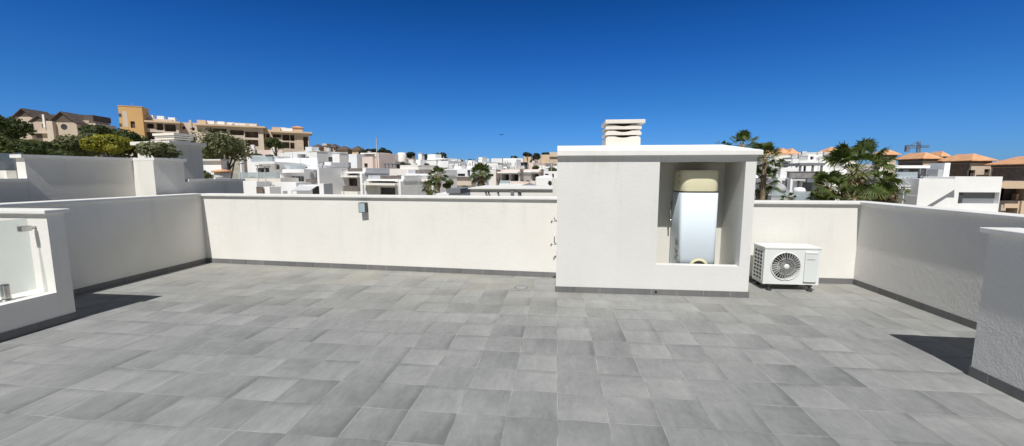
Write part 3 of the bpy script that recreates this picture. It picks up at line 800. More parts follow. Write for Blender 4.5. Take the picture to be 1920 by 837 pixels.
def fan_palm(label, x, y, z0, zc, rad, nf, seed, group='fan palms', skirt=True, dead=True):
    """fan palm: fibrous trunk, skirt of dry fronds, round fans on long stalks"""
    rng = random.Random(seed)
    t = Thing('fan_palm', label, 'palm tree', (x, y, z0), group)
    hgt = zc - z0; rt = rad * .13
    tb = MB(); pts = []; rs = []
    for k in range(13):
        u = k / 12; pts.append((x + .05 * sin(u * 3 + seed), y + .05 * cos(u * 2), z0 - .4 + (hgt + .4) * u)); rs.append(rt * (1.25 - .35 * u) * (1.06 if k % 2 else .96))
    tb.tube(pts, rs, 10)
    t.part('trunk', tb, 'palmtrunk')
    if skirt:
        sk = MB()
        for _ in range(150):
            a = rng.uniform(0, 2 * pi); zt = zc - rng.uniform(.05, rad * .9); l = rng.uniform(.25, .5) * rad
            r0 = rt * .9; r1 = rt * 1.2 + rng.uniform(.05, .22) * rad
            wv = rng.uniform(.03, .07) * rad
            ta = Vector((-sin(a), cos(a), 0)); d = Vector((cos(a), sin(a), 0)); c = Vector((x, y, 0))
            p0 = c + d * r0 + Vector((0, 0, zt)); p1 = c + d * r1 + Vector((0, 0, zt - l * .5)); p2 = c + d * r1 * .85 + Vector((0, 0, zt - l))
            sk.quad(tuple(p0 - ta * wv * .4), tuple(p0 + ta * wv * .4), tuple(p1 + ta * wv), tuple(p1 - ta * wv))
            sk.quad(tuple(p1 - ta * wv), tuple(p1 + ta * wv), tuple(p2 + ta * wv * .3), tuple(p2 - ta * wv * .3))
        t.part('dry_skirt', sk, 'deadfrond')
    st = MB(); fr = MB()
    for k in range(nf):
        u = (k + .5) / nf
        el = radians(82 - 128 * u + rng.uniform(-9, 9)); a = k * 2.39996 + rng.uniform(-.25, .25)
        L = rad * rng.uniform(.5, .68)
        d = Vector((cos(a) * cos(el), sin(a) * cos(el), sin(el)))
        p0 = Vector((x, y, zc)) + Vector((cos(a) * rt * .5, sin(a) * rt * .5, rng.uniform(-.1, .1) * rad))
        p1 = p0 + d * L * .5; p2 = p0 + d * L + Vector((0, 0, -.06 * L * cos(el)))
        st.tube([tuple(p0), tuple(p1), tuple(p2)], [.022 * rad, .015 * rad, .01 * rad], 4, cap=False)
        f = (p2 - p1).normalized(); side = f.cross(Vector((0, 0, 1)))
        side = side.normalized() if side.length > .05 else Vector((1, 0, 0)); up = side.cross(f)
        roll = rng.uniform(-.6, .6); s2 = side * cos(roll) + up * sin(roll); up = s2.cross(f); side = s2
        R0 = rad * rng.uniform(.42, .56); ns = 28
        for j in range(ns):
            b = radians(-118 + 236 * j / (ns - 1)) + rng.uniform(-.03, .03)
            dd = f * cos(b) + side * sin(b) + up * .12 * (1 - abs(b) / 2.2)
            l = R0 * (1 - .25 * (abs(b) / 2.1) ** 2) * rng.uniform(.88, 1.05)
            m1 = p2 + dd * l * .55; tip = p2 + dd * l * .93 + Vector((0, 0, -l * rng.uniform(.1, .38)))
            w = dd.cross(up).normalized() * (l * .05)
            fr.quad(tuple(p2), tuple(m1 - w), tuple(m1 + up * .02 * rad), tuple(m1 + w))
            fr.quad(tuple(m1 - w), tuple(tip - w * .15), tuple(tip + w * .15), tuple(m1 + w))
    t.part('stalks', st, 'petiole'); t.part('crown', fr, 'palm')
    return t

def shrub(name, label, box, Y, m, n, size, seed=3, pot=None):
    x0, y0, x1, y1 = box
    a = pt(x0, y1, Y); b = pt(x1, y0, Y); rng = random.Random(seed)
    x = (a.x + b.x) / 2; rx = (b.x - a.x) / 2; rz_ = (b.z - a.z) / 2
    t = Thing(name, label, 'plant', (x, Y, a.z))
    mb = MB(); sb = MB()
    for k in range(5):
        c = (x + rng.uniform(-.55, .55) * rx, Y + rng.uniform(-.4, .4) * rx, a.z + rz_ * (1 + rng.uniform(-.4, .35)))
        sb.tube([(x, Y, a.z), c], [.03, .012], 5)
        cards(mb, c, (rx * .55, rx * .5, rz_ * .62), n // 5, size, rng, .35)
    t.part('stems', sb, 'trunk'); t.part('leaves', mb, m)
    if pot:
        t.part('planter', MB().box(x - rx * .6, x + rx * .6, Y - .3, Y + .3, a.z - .45, a.z), pot)
    return t

def pole(label, px, y0, y1, Y, r=.06, lamp=True):
    a = pt(px, y1, Y); b = pt(px, y0, Y)
    z0 = min(a.z - 1, terrain(a.x, Y))
    t = Thing('street_lamp' if lamp else 'antenna_mast', label, 'street lamp' if lamp else 'antenna', (a.x, Y, z0))
    t.part('pole', MB().tube([(a.x, Y, z0), (a.x, Y, b.z)], [r * 1.3, r * .8], 8), 'metal')
    if lamp:
        t.part('lamp_head', MB().box(a.x - .12, a.x + .42, Y - .14, Y + .14, b.z + .001, b.z + .1), 'metal', bevel=.03)
    else:
        mb = MB()
        for k in range(4):
            z = b.z - .25 - k * .33; mb.tube([(a.x - .5 + .07 * k, Y, z), (a.x + .5 - .07 * k, Y, z)], r * .5, 5)
        t.part('antenna_rods', mb, 'metal')
    return t

# ================================================================== NEXT DOOR, LEFT: the neighbouring terrace
NXW = -7.5
def xz(px, py, X):
    r = ray(px, py); k = X / r.x; return r.y * k, H + r.z * k
def run_wall(b, u0, u1, zt, w, L=.2, over=.022, left=True, right=True, gap=0.0):
    b.part('wall', MB().box(u0 - gap, u1, w, w + L, b.zb, zt - .05), 'stucco')
    b.part('coping', MB().box(u0 - (.04 if left else -.001), u1 + (.04 if right else -.001), w - over, w + L + .04, zt - .048, zt), 'coping')
fr = Frame(50, 5.1, 80.3)
b = Bld('neighbour_wall', 'tall grey shaded terrace wall with a bright white end, next door on the left', 'wall', fr)
zt = fr.uz(50, 290)[1]; u1, _ = fr.uz(247, 293)
run_wall(b, 0, u1, zt, 0, right=False)
wp = fr.side(288, u1 - .01)
b.part('wall_end', MB().box(u1 + .001, u1 + .2, wp, .2, b.zb, zt - .05), 'stucco')
b.part('coping', MB().box(u1, u1 + .225, wp - .03, .24, zt - .047, zt + .002), 'coping')
u2 = None
for k in range(400):
    q = u1 + .2 + k * .01
    if fr.side(346, q) >= wp: u2 = q; break
u2 = u2 or u1 + .9
run_wall(b, u1 + .226, u2, zt - .002, wp, left=False, gap=.0255)
b = Bld('neighbour_low_wall', 'low grey shaded terrace wall continuing right from the tall one next door', 'wall', fr)
u3 = u2
while fr.side(454, u3) < wp and u3 < 12: u3 += .02
r_ = pt(400, 336, 1); rr = ray(400, 336); zl = 1.52
run_wall(b, u2 + .045, u3, zl, wp, left=False, gap=.0445)
b = Bld('neighbour_low_wall', 'low grey shaded wall at the left edge with a glass panel above it', 'wall', fr)
run_wall(b, -5, -.003, fr.uz(30, 335)[1], 0, right=False)
t = Thing('glass_screen', 'pale glass panel above the low neighbouring wall, upper left edge', 'glass screen', (-8.2, 4.3, 1.2))
t.part('glass_panel', MB().box(-8.22, -8.20, 3.2, 5.45, 1.3, 1.92), 'balglass')
t.part('post', MB().box(-8.25, -8.17, 5.46, 5.52, 1.2, 1.93), 'steel')
t = Thing('parapet_block', 'small white parapet corner in front of the pale glass panel, far left', 'wall', (-7.85, 4.9, 1.0))
t.part('wall', MB().box(-8.0, -7.72, 5.02, 5.62, 0, 1.66), 'stucco')
t = Thing('parapet_block', 'long low deck wall carrying the glass panel at the far left', 'wall', (-8.3, 4, -6))
t.part('wall', MB().box(-8.6, -8.05, 2.5, 7.5, -6.5, 1.28), 'stucco')

fr = Frame(255, 10.0, -9)
b = Bld('neighbour_house', 'white roof house with slotted chimney standing behind the left neighbour wall', 'house', fr)
u0, zt = fr.uz(256, 271); u1, _ = fr.uz(321, 271); Ls = fr.side(364, u1)
b.block(u0, u1, zt - .03, L=max(.8, min(Ls, 4)), m='stucco', coping=.09)
cu0, cz0 = fr.uz(293, 268, .3); cu1, cz1 = fr.uz(328, 254, .3)
b.slab('chimney', cu0 + .05, cu1 - .05, .3, .75, zt, cz0 + (cz1 - cz0) * .3, 'flue')
for k in range(2):
    z = cz0 + (cz1 - cz0) * (.42 + .3 * k)
    b.slab('chimney_ring', cu0, cu1, .27, .78, z, z + (cz1 - cz0) * .2, 'flue')
b.slab('chimney_core', cu0 + .1, cu1 - .1, .36, .68, cz0, cz1 - .02, 'dark_in')
b.slab('chimney_cap', cu0 - .03, cu1 + .05, .24, .82, cz1, cz1 + .06, 'flue')
b.part('vent', MB().lathe([(.05, 0), (.05, .01)], (u0 + .35, -.012, zt - .35), 12), 'mgrey')
tree_px('sapling', 'small bright leafy sapling in front of the white chimney house', (269, 267, 324, 300), 8.6, 'olive', 900, .07, z0=0.2, seed=5, lobes=8)
fr = Frame(362, 13.0)
b = Bld('white_wall', 'plain bright white garden wall below the large olive tree', 'wall', fr)
u0, zt = fr.uz(360, 302); u1, _ = fr.uz(414, 302)
b.block(u0, u1, zt, L=.25, m='white', coping=.05)
shrub('terrace_plant', 'low spiky plant on the white wall ledge left of the round planter', (372, 316, 398, 337), 12.0, 'bush', 500, .07, 4)
shrub('terrace_plant', 'low grey green hedge on the ledge behind the neighbour low wall', (350, 322, 374, 336), 12.0, 'olive', 400, .06, 6)
t = Thing('round_planter', 'white round planter with a terracotta rim right of the spiky plant', 'planter', (pt(416, 336, 13).x, 13, .9))
c = pt(418, 336, 13)
t.part('bowl', MB().lathe([(.18, 0), (.24, .1), (.24, .24)], (c.x, 13, c.z - .02), 20), 'white')
t.part('rim', MB().lathe([(.31, 0), (.31, .06), (.1, .1)], (c.x, 13, c.z + .223), 20), 'clay')

# ================================================================== HILLSIDE, LEFT
# long ochre apartment building on the ridge
Z1 = zoomer(200, 180, .2389); Z2 = zoomer(360, 200, .2151)
fr = Frame(239, 128, 32)
b = Bld('apartment_building', 'long tan apartment building with ochre tower and dark loggias along the left ridge', 'apartment building', fr)
def holes(fr, lst, w, deep):
    return [(*fr.rect(r, w), deep) for r in lst]
# tower (slightly proud)
tw0, twz = fr.uz(239, 200, -1.5); tw1, _ = fr.uz(266, 202, -1.5); tl, _ = fr.uz(221, 201, -1.5)
hs = holes(fr, [Z1(190, 200, 220, 252), Z1(200, 288, 226, 335)], -1.5, .5)
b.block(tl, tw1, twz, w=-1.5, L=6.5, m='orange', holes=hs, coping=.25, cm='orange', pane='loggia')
for r in (Z1(97, 140, 116, 166), Z1(101, 216, 118, 242)):
    a = fr.rect(r, -1.5); b.part('window', MB().quad_(a[0], a[1], a[2], a[3], -1.52), 'loggia')
b.part('plaster_panel', MB().box(*fr.rect(Z1(135, 120, 158, 245), -1.5)[:2], -1.53, -1.49, *fr.rect(Z1(135, 120, 158, 245), -1.5)[2:]), 'beige')
# section A
uA1, zA = fr.uz(334, 232, 0)
hs = holes(fr, [Z1(312, 216, 368, 254), Z1(392, 216, 440, 270), Z1(455, 222, 540, 280), Z1(292, 285, 440, 342), Z1(292, 358, 440, 372), Z1(470, 320, 535, 350)], 0, 1.6)
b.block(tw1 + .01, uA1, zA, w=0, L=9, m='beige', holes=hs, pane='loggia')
b.slab('roof', tw1 + .02, uA1 + .9, -1.3, 9.3, zA + .01, zA + .55, 'peach')
b.slab('roof_storey', tw1 + 1, uA1 - 2.0, 2.0, 8, zA + .56, zA + 1.5, 'beige')
# set back link
uL1, _ = fr.uz(372, 240, 2.5); zL = fr.uz(350, 230, 2.5)[1]
hs = holes(fr, [Z1(552, 238, 584, 262), Z1(594, 240, 616, 264), Z1(668, 248, 690, 272), Z1(560, 305, 640, 360), Z1(650, 310, 696, 366), Z1(735, 326, 772, 356)], 2.5, 1.2)
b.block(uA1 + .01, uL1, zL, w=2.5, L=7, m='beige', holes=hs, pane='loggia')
b.slab('pier', uA1 + 5.2, uA1 + 5.9, 2.2, 3, zL - 2, zL + .9, 'beige')
b.slab('pier', uL1 - 2.6, uL1 - 1.9, 2.2, 3, zL - 2, zL + .9, 'beige')
# section B
uB1, _ = fr.uz(493, 245, 0); zB = fr.uz(430, 238, 0)[1]
hs = holes(fr, [Z2(140, 190, 300, 232), Z2(330, 205, 450, 250), Z2(462, 218, 576, 272), Z2(466, 290, 576, 346), Z2(28, 335, 125, 395), Z2(30, 410, 128, 440), Z2(300, 285, 450, 335), Z2(150, 270, 290, 320)], 0, 1.6)
b.block(uL1 + .01, uB1, zB, w=0, L=9, m='beige', holes=hs, pane='loggia')
b.slab('roof', uL1 - .6, uB1 + .9, -1.3, 9.3, zB + .01, zB + .6, 'peach')
b.slab('roof_storey', uL1 + 1.5, uB1 - 2, 2.0, 8, zB + .61, zB + 1.8, 'beige')
cu, cz = fr.uz(*Z2(80, 118), .5)
b.slab('chimney', cu - 1.3, cu + 1.3, .5, 3, zB + .5, cz, 'peach')
# link 2
uM1, _ = fr.uz(512, 250, 2.5); zM = fr.uz(502, 243, 2.5)[1]
hs = holes(fr, [Z2(586, 236, 616, 260), Z2(624, 236, 637, 272), Z2(648, 238, 674, 272), Z2(590, 293, 660, 326)], 2.5, 1.0)
b.block(uB1 + .01, uM1, zM, w=2.5, L=7, m='tan', holes=hs, pane='loggia')
# section C
uC1, _ = fr.uz(579, 262, 0); zC = fr.uz(545, 250, 0)[1]
hs = holes(fr, [Z2(700, 242, 776, 270), Z2(790, 245, 848, 298), Z2(858, 248, 890, 300), Z2(790, 310, 848, 364), Z2(858, 316, 892, 368), Z2(700, 300, 776, 335), Z2(975, 262, 1008, 380)], 0, 1.6)
b.block(uM1 + .01, uC1, zC, w=0, L=9, m='tan', holes=hs, pane='loggia')
b.slab('roof', uM1 - .8, uC1 + 1.3, -1.5, 9.3, zC + .01, zC + .6, 'peach')
a = fr.rect(Z2(920, 268, 957, 362), -.05); b.slab('stair_window', a[0], a[1], -.06, -.005, a[2], a[3], 'peach')
for r in (Z2(922, 292, 955, 322), Z2(922, 336, 955, 362)):
    a = fr.rect(r, -.08); b.part('window', MB().box(a[0], a[1], -.09, -.065, a[2], a[3]), 'tan')
cu, cz = fr.uz(*Z2(732, 180), .5); b.slab('chimney', cu - 1.4, cu + 1.4, .5, 3, zC + .5, cz, 'peach')
cu, cz = fr.uz(*Z2(918, 186), 2); b.slab('roof_storey', cu - 1.8, cu + 1.8, 2, 6, zC + .61, cz, 'peach')
b.hip(cu - 1.8, cu + 1.8, 2, 6, cz + .01, .9, 'clay', .4)
for q in ((335, 150), (420, 158), (508, 170)):
    cu, cz = fr.uz(*Z1(*q), 3); b.slab('water_tank', cu - 1.0, cu + 1.0, 3, 5, zA + .5, cz, 'white')
for q in ((168, 128), (258, 134), (345, 142), (385, 152), (440, 154), (536, 162)):
    cu, cz = fr.uz(*Z2(*q), 3); b.slab('water_tank', cu - 1.1, cu + 1.1, 1.7, 3.5, zB + .55, cz, 'white')
for q in ((795, 186), (850, 192)):
    cu, cz = fr.uz(*Z2(*q), 3); b.slab('water_tank', cu - 1.1, cu + 1.1, 1.7, 3.5, zC + .55, cz, 'white')
# antenna on the tower
cu, cz = fr.uz(249, 196, 0); b.part('antenna', MB().tube([(cu, 0, twz), (cu, 0, cz + .3)], .06, 5).tube([(cu - .6, 0, cz), (cu + .6, 0, cz)], .05, 5), 'metal')
# pale retaining terraces under it
fr = Frame(455, 112, 20)
b = Bld('retaining_wall', 'pale beige stepped retaining wall with white posts below the apartment building', 'wall', fr)
u0, z0 = fr.uz(454, 281); u1, _ = fr.uz(530, 285)
b.block(u0, u1, z0, L=.5, m='pinkw')
for q in ((474, 272), (512, 277)):
    cu, cz = fr.uz(*q, -.5); b.slab('post', cu - .45, cu + .45, -.9, -.003, z0 - 4, cz, 'white_w')

# tan villa far left
Z = zoomer(0, 180, .2629)
fr = Frame(62, 96, 14)
b = Bld('tan_villa', 'tan villa with dark hipped roofs and a round window on the far left hilltop', 'villa', fr)
def px_block(b, fr, rect, w, L, m, **k):
    u0, zt = fr.uz(rect[0], rect[1], w); u1, _ = fr.uz(rect[1 + 1], rect[1], w)
    u0, u1, z0, zt = fr.rect(rect, w)
    b.block(u0, u1, zt, w=w, L=L, m=m, **k); return u0, u1, zt
u0, u1, zt = px_block(b, fr, Z(372, 190, 545, 330), 0, 7, 'tan')
b.gable(u0, u1, 0, 7, zt + .01, 2.6, 'darkroof', 'darkroof', .5)
cu, cz = fr.uz(*Z(457, 221), 0)
o = b.part('round_window', MB().lathe([(.75, 0), (.75, .05)], (0, 0, 0), 20), 'pane', raw=True); o.rotation_euler = (pi / 2, 0, 0); o.location = (cu, -.01, cz - b.zb)
ua, ub, zq = px_block(b, fr, Z(345, 180, 371, 330), -1, 7, 'beige')
ua, ub, zq = px_block(b, fr, Z(545, 175, 632, 330), 3, 7, 'tan'); b.slab('roof', ua - 9, ub + .4, 4, 10, zq + .01, zq + 1.6, 'darkroof')
ua, ub, zq = px_block(b, fr, Z(632, 195, 680, 330), 3, 7, 'beige')
ua, ub, zq = px_block(b, fr, Z(240, 185, 344, 330), 2, 6, 'tan'); b.gable(ua, ub, 2, 8, zq + .01, 1.5, 'darkroof', 'darkroof', .4)
h = fr.rect(Z(278, 265, 300, 330), 2); b.part('window', MB().quad_(h[0], h[1], h[2], h[3], 1.98), 'loggia')
ua, ub, zq = px_block(b, fr, Z(132, 150, 240, 330), 4, 6, 'tan'); b.gable(ua, ub, 4, 10, zq + .01, 2.0, 'darkroof', 'darkroof', .6)
h = fr.rect(Z(165, 205, 235, 235), 4); b.part('window', MB().quad_(h[0], h[1], h[2], h[3], 3.98), 'loggia')
h = fr.rect(Z(232, 240, 262, 330), 1.9); b.part('window', MB().quad_(h[0], h[1], h[2], h[3], 1.96), 'loggia')
for q_, w_ in ((Z(560, 205, 600, 235), 2.98), (Z(648, 215, 668, 240), 2.98), (Z(300, 200, 330, 225), 1.97), (Z(190, 215, 205, 260), 3.97)):
    h = fr.rect(q_, w_); b.part('window', MB().quad_(h[0], h[1], h[2], h[3], w_ - .02), 'loggia')
b.slab('balcony', *fr.rect(Z(240, 262, 344, 268), 1.5)[:2], 1.2, 1.9, *fr.rect(Z(240, 262, 344, 268), 1.5)[2:], 'beige')
cu, cz = fr.uz(*Z(318, 135), 2); b.slab('chimney', cu - .25, cu + .25, 1.5, 2, zq - 3, cz, 'white_w')

HT = 'trees on the left hillside'
tree_px('pine_tree', 'dark pine filling the far left edge of the hill', (-70, 212, 34, 292), 60, 'pine', 2600, .55, group=HT, seed=11)
tree_px('bushy_tree', 'olive green tree below the tan villa at the far left edge', (-25, 254, 58, 302), 48, 'bush', 2600, .45, group=HT, seed=12)
tree_px('bushy_tree', 'wide dark green tree right below the tan villa round window', (66, 262, 150, 302), 55, 'bush', 2600, .45, group=HT, seed=13)
tree_px('bushy_tree', 'grey green rounded tree left of the yellow green tree', (120, 248, 196, 302), 57, 'olive', 2400, .42, group=HT, seed=14)
tree_px('bushy_tree', 'yellow green tree in the sun left of the ochre tower', (180, 250, 242, 300), 50, 'lime', 2400, .34, group=HT, seed=15)
tree_px('bushy_tree', 'dark tree just left of the ochre tower base', (170, 234, 226, 275), 75, 'pine', 1800, .5, group=HT, seed=16)
tree_px('bushy_tree', 'dark tree hugging the right foot of the ochre tower', (212, 246, 268, 300), 70, 'pine', 1800, .5, group=HT, seed=17)
tree_px('bushy_tree', 'low dark bush row under the villa, left of the grey green tree', (50, 268, 110, 300), 45, 'pine', 1600, .4, group=HT, seed=18)
tree_px('bushy_tree', 'dark green tree mass behind the glass screen at the far left edge', (-50, 255, 36, 306), 66, 'bush', 1800, .5, group=HT, seed=22)
tree_px('olive_tree', 'large airy olive tree in front of the tan apartment building', (386, 240, 460, 306), 46, 'olive', 2300, .27, seed=19, lobes=12)
tree_px('bushy_tree', 'small dark tree against the right wing of the apartment building', (503, 258, 530, 284), 108, 'pine', 1200, .4, seed=20)
tree_px('bushy_tree', 'dark shrub tree under the olive tree, left side', (388, 280, 412, 306), 50, 'bush', 900, .35, seed=21)

# ================================================================== WHITE TOWN, LEFT OF THE HOUSING
Zg = zoomer(450, 260, .1314); Zm = zoomer(560, 250, .15532); Zr = zoomer(780, 260, .1553)
G1 = 'white houses stepping up the hill'
def R_(fr, r, w=0): return fr.rect(r, w)

# villa with planted terrace and slatted stair screens
fr = Frame(470, 66)
b = Bld('white_house', 'white house with planted roof terrace, wide canopy and brown stair screens', 'house', fr, G1)
u0, u1, z0, zt = R_(fr, Zg(120, 340, 500, 610))
win = R_(fr, Zg(230, 420, 415, 480)); b.block(u0, u1, zt, L=9, m='white', holes=[(*win, .35)], frames=True)
c = R_(fr, Zg(150, 332, 490, 352), -1.4); b.slab('canopy', c[0], c[1], -1.4, -.004, c[2] - .1, c[3], 'white')
s1 = R_(fr, Zg(62, 258, 128, 475), 1); b.slab('stair_screen', s1[0], s1[1], 1.05, 1.2, s1[2], s1[3], 'timber'); 
b.slab('stair_wall', s1[0] - .5, s1[0] - .01, .6, 8, b.zb, s1[3] + .2, 'white'); b.slab('stair_wall', s1[1] + .01, u0 - .01, .6, 8, b.zb, s1[3] + .2, 'white')
s1 = R_(fr, Zg(508, 375, 578, 608), 0); b.slab('stair_screen', s1[0], s1[1], .25, .4, s1[2], s1[3], 'timber')
b.slab('stair_wall', s1[1] + .01, s1[1] + .28, -.2, 8, b.zb, s1[3] + .1, 'white')
g = R_(fr, Zg(20, 485, 130, 560), -3); b.slab('glass_balcony', g[0] - 1, g[1] + 8, -3, -2.96, g[2], g[3], 'balglass')
b.slab('balcony', g[0] - 1, g[1] + 8, -2.95, -.005, b.zb, g[2], 'white_w')
rl = R_(fr, Zg(170, 285, 460, 335), .5); b.slab('terrace_glass', rl[0], rl[1], .5, .53, zt + .003, zt + .95, 'balglass')
shrub('terrace_plant', 'dark bushy plants on the white house roof terrace under the apartment building', Zg(140, 205, 350, 300), 69, 'pine', 700, .3, 31)
shrub('terrace_plant', 'rounded planter shrub on the lower white balcony', Zg(270, 545, 360, 612), 62, 'bush', 400, .2, 32, 'mgrey')
shrub('terrace_plant', 'small shrub in a white box planter at the balcony end', Zg(125, 540, 205, 575), 62, 'bush', 300, .18, 33, 'white')
t = Thing('parasol', 'closed dark parasol on the planted roof terrace', 'parasol', (*pt(505, 302, 68).xy, pt(505, 302, 68).z))
p0 = pt(505, 303, 68); p1 = pt(505, 291, 68)
t.part('pole', MB().tube([tuple(p0), tuple(p1)], .04, 6), 'dgrey')
t.part('canopy', MB().lathe([(.02, -.9), (.35, -.5), (.75, 0), (.1, .12)], tuple(p1), 14), 'dgrey')

# second house: terrace parapet, slab and window
fr = Frame(560, 63)
b = Bld('white_house', 'white house with deep grey slab and wide window below a glass rail', 'house', fr, G1)
u0, u1, z0, zt = R_(fr, Zg(582, 440, 1000, 610))
win = R_(fr, Zg(685, 535, 910, 612)); b.block(u0, u1, zt - .3, L=9, m='white', holes=[(*win, .5)], pane='blind')
b.slab('canopy', u0, u1 + .3, -1.3, -.004, zt - .55, zt, 'white')
pr = R_(fr, Zg(640, 370, 950, 436), .4); b.slab('terrace_glass', pr[0], pr[1], .2, .23, zt + .003, pr[3], 'balglass')
bk = R_(fr, Zg(455, 282, 1100, 372), 4); b.slab('parapet', bk[0], bk[1], 4, 4.2, b.zb, bk[3], 'white_b')
sw = R_(fr, Zg(1058, 455, 1152, 640), 1); b.slab('stair_window', sw[0], sw[1], 1, 1.1, sw[2], sw[3], 'pane')
b.slab('stair_wall', sw[0] - .6, sw[0] - .01, .3, 6, b.zb, sw[3] + .2, 'white'); b.slab('stair_wall', sw[1] + .01, sw[1] + .5, .3, 6, b.zb, sw[3] + .4, 'white')
rl = R_(fr, Zg(940, 578, 1100, 640), -1); b.railing(rl[0], rl[1], -1, rl[2], rl[3]); 
b.slab('balcony', u0 - 1, sw[1] + .4, -1.6, -.006, b.zb, rl[2] - .01, 'white')
shrub('terrace_plant', 'dark clutter of plants behind the glass terrace rail', Zg(800, 385, 950, 438), 64.5, 'pine', 300, .2, 35)

# big pale L house behind
fr = Frame(560, 92, -20)
b = Bld('white_house', 'big plain bluish white house with square chimney below the apartment building right end', 'house', fr, G1)
u0, u1, z0, zt = R_(fr, Zm(125, 222, 218, 318)); Ls = min(14, fr.side(Zm(362, 0)[0], u1))
b.block(u0, u1, zt, L=Ls, m='white', coping=.06)
v = R_(fr, Zg(635, 190, 1000, 300), 3); b.block(v[0], u0 - .01, v[3], w=3, L=8, m='white_b', holes=[(*R_(fr, Zg(820, 222, 985, 292), 3), 2)], pane='blind')
cu, cz = fr.uz(*Zg(975, 120), 2); b.slab('chimney', cu - 1.1, cu + 1.1, 2, 4, zt - 1, cz, 'white_b')
w_ = R_(fr, Zg(560, 208, 712, 275), 1); b.railing(w_[0], w_[1], 1, w_[2], w_[3], 'white')
fr = Frame(640, 96, -20)
b = Bld('white_house', 'plain bluish white cube house right of the big pale house', 'house', fr, G1)
u0, u1, z0, zt = R_(fr, Zm(365, 245, 490, 350)); Ls = min(16, fr.side(Zm(602, 0)[0], u1))
d1 = R_(fr, Zm(500, 335, 522, 352)); b.block(u0, u1, zt, L=Ls, m='white', coping=.06)
v = R_(fr, Zm(604, 252, 700, 345), 6); b.block(v[0], v[1], v[3], w=6, L=7, m='white_b')
b.slab('door', u1 - 3, u1 - 1.2, -.03, -.004, zt - 7, zt - 4.6, 'dgrey')
fr = Frame(690, 100, -20)
b = Bld('beige_house', 'warm beige white house with flat pergola roof beside the tall antenna mast', 'house', fr, G1)
u0, u1, z0, zt = R_(fr, Zm(770, 280, 892, 420)); Ls = min(14, fr.side(Zm(985, 0)[0], u1))
b.block(u0, u1, zt, L=Ls, m='pinkw', holes=[(*R_(fr, Zm(790, 365, 832, 415)), .4)], coping=.05)
pg = R_(fr, Zm(745, 236, 940, 252), 3); b.slab('pergola_roof', pg[0], pg[1], 3, 8, pg[2], pg[3], 'white_w')
pw = R_(fr, Zm(835, 250, 900, 282), 5); b.slab('roof_room', pw[0], pw[1] + 1, 5, 8, zt, pg[2] - .01, 'white_w')
st = R_(fr, Zm(925, 240, 965, 420), 1); b.slab('stair_wall', st[0], st[1], 1, 7, b.zb, st[3], 'pinkw')
v = R_(fr, Zm(965, 245, 1040, 290), 4); b.slab('roof_room', v[0], v[1], 4, 9, b.zb, v[3], 'white_w')
fr = Frame(720, 104, -20)
b = Bld('beige_house', 'pinkish white block right of the antenna mast with a lighter lit end', 'house', fr, G1)
u0, u1, z0, zt = R_(fr, Zm(978, 285, 1035, 420)); Ls = min(16, fr.side(Zm(1142, 0)[0], u1)); b.block(u0, u1, zt, L=Ls, m='white_w', coping=.05)
fr = Frame(745, 110, -20)
b = Bld('beige_house', 'pale house with a round white chimney in front of a dark roofed building', 'house', fr, G1)
u0, u1, z0, zt = R_(fr, Zm(1146, 302, 1235, 420)); Ls = min(16, fr.side(Zm(1305, 0)[0], u1)); b.block(u0, u1, zt, L=Ls, m='pinkw', coping=.05)
cu, cz = fr.uz(*Zm(1243, 258), 1); b.part('chimney', MB().lathe([(1.3, -6), (1.3, 0), (.9, .5)], (cu, 1, cz), 16), 'white_w')
fr = Frame(770, 112, -20)
b = Bld('beige_house', 'pale house with a dark plant terrace left of the large white house row', 'house', fr, G1)
u0, u1, z0, zt = R_(fr, Zm(1310, 312, 1385, 420)); Ls = min(16, fr.side(Zm(1462, 0)[0], u1)); b.block(u0, u1, zt, L=Ls, m='white_w', coping=.05)
b.chimney(u0 + 3, 2, zt, 1.2, 1.5)

# the row of repeating white houses, each with side wall in shade, canopy and slatted roof rail
def row_house(label, front, side_px, Y, rail, canopy, win, par_right, bal=None, blinds='pane'):
    fr = Frame((front[0] + front[2]) / 2, Y, -20)
    b = Bld('row_house', label, 'house', fr, 'repeating white row houses')
    u0, u1, z0, zt = R_(fr, front)
    L = min(13, max(6, fr.side(side_px, u1)))
    h = R_(fr, win, 1.7); ht = R_(fr, canopy, -.5)[3]
    b.slab('party_wall', u0, u0 + .35, -.3, L, b.zb, zt, 'white'); b.slab('party_wall', u1 - .5, u1, -.3, L, b.zb, zt, 'white')
    b.block(u0 + .352, u1 - .502, zt - .25, w=1.7, L=L - 1.8, m='white', holes=[(max(h[0], u0 + .6), min(h[1], u1 - .7), h[2], h[3], .3)], pane=blinds)
    b.slab('roof', u0 - .02, u1 + .1, .2, L, zt + .002, zt + .28, 'white')
    b.slab('canopy', u0 + .353, u1 - .503, -.9, 1.69, ht - .28, ht, 'white_w')
    r = R_(fr, rail, .5); b.railing(r[0], r[1], .5, zt + .285, r[3])
    b.slab('parapet', r[1] + .02, u1 + .06, .45, .6, zt + .285, r[3] + .02, 'white')
    b.slab('parapet', u1 - .12, u1 + .08, .62, L, zt + .284, r[3] + .02, 'white_b')
    b.slab('parapet', u0, u0 + .15, .62, L, zt + .284, r[3] + .02, 'white_b')
    if bal:
        q = R_(fr, bal, -.7); b.railing(u0 + .36, u1 - .51, -.7, q[2], q[3])
        b.slab('balcony', u0 + .355, u1 - .505, -.9, 1.68, b.zb, q[2] - .01, 'white_w')
    return b
row_house('white row house partly hidden, left of the awning side, with dark stair windows', Zm(175, 410, 285, 640), Zm(412, 0)[0], 72, Zm(205, 352, 388, 402), Zm(180, 430, 265, 446), Zm(182, 450, 262, 602), None, Zm(90, 552, 220, 604))
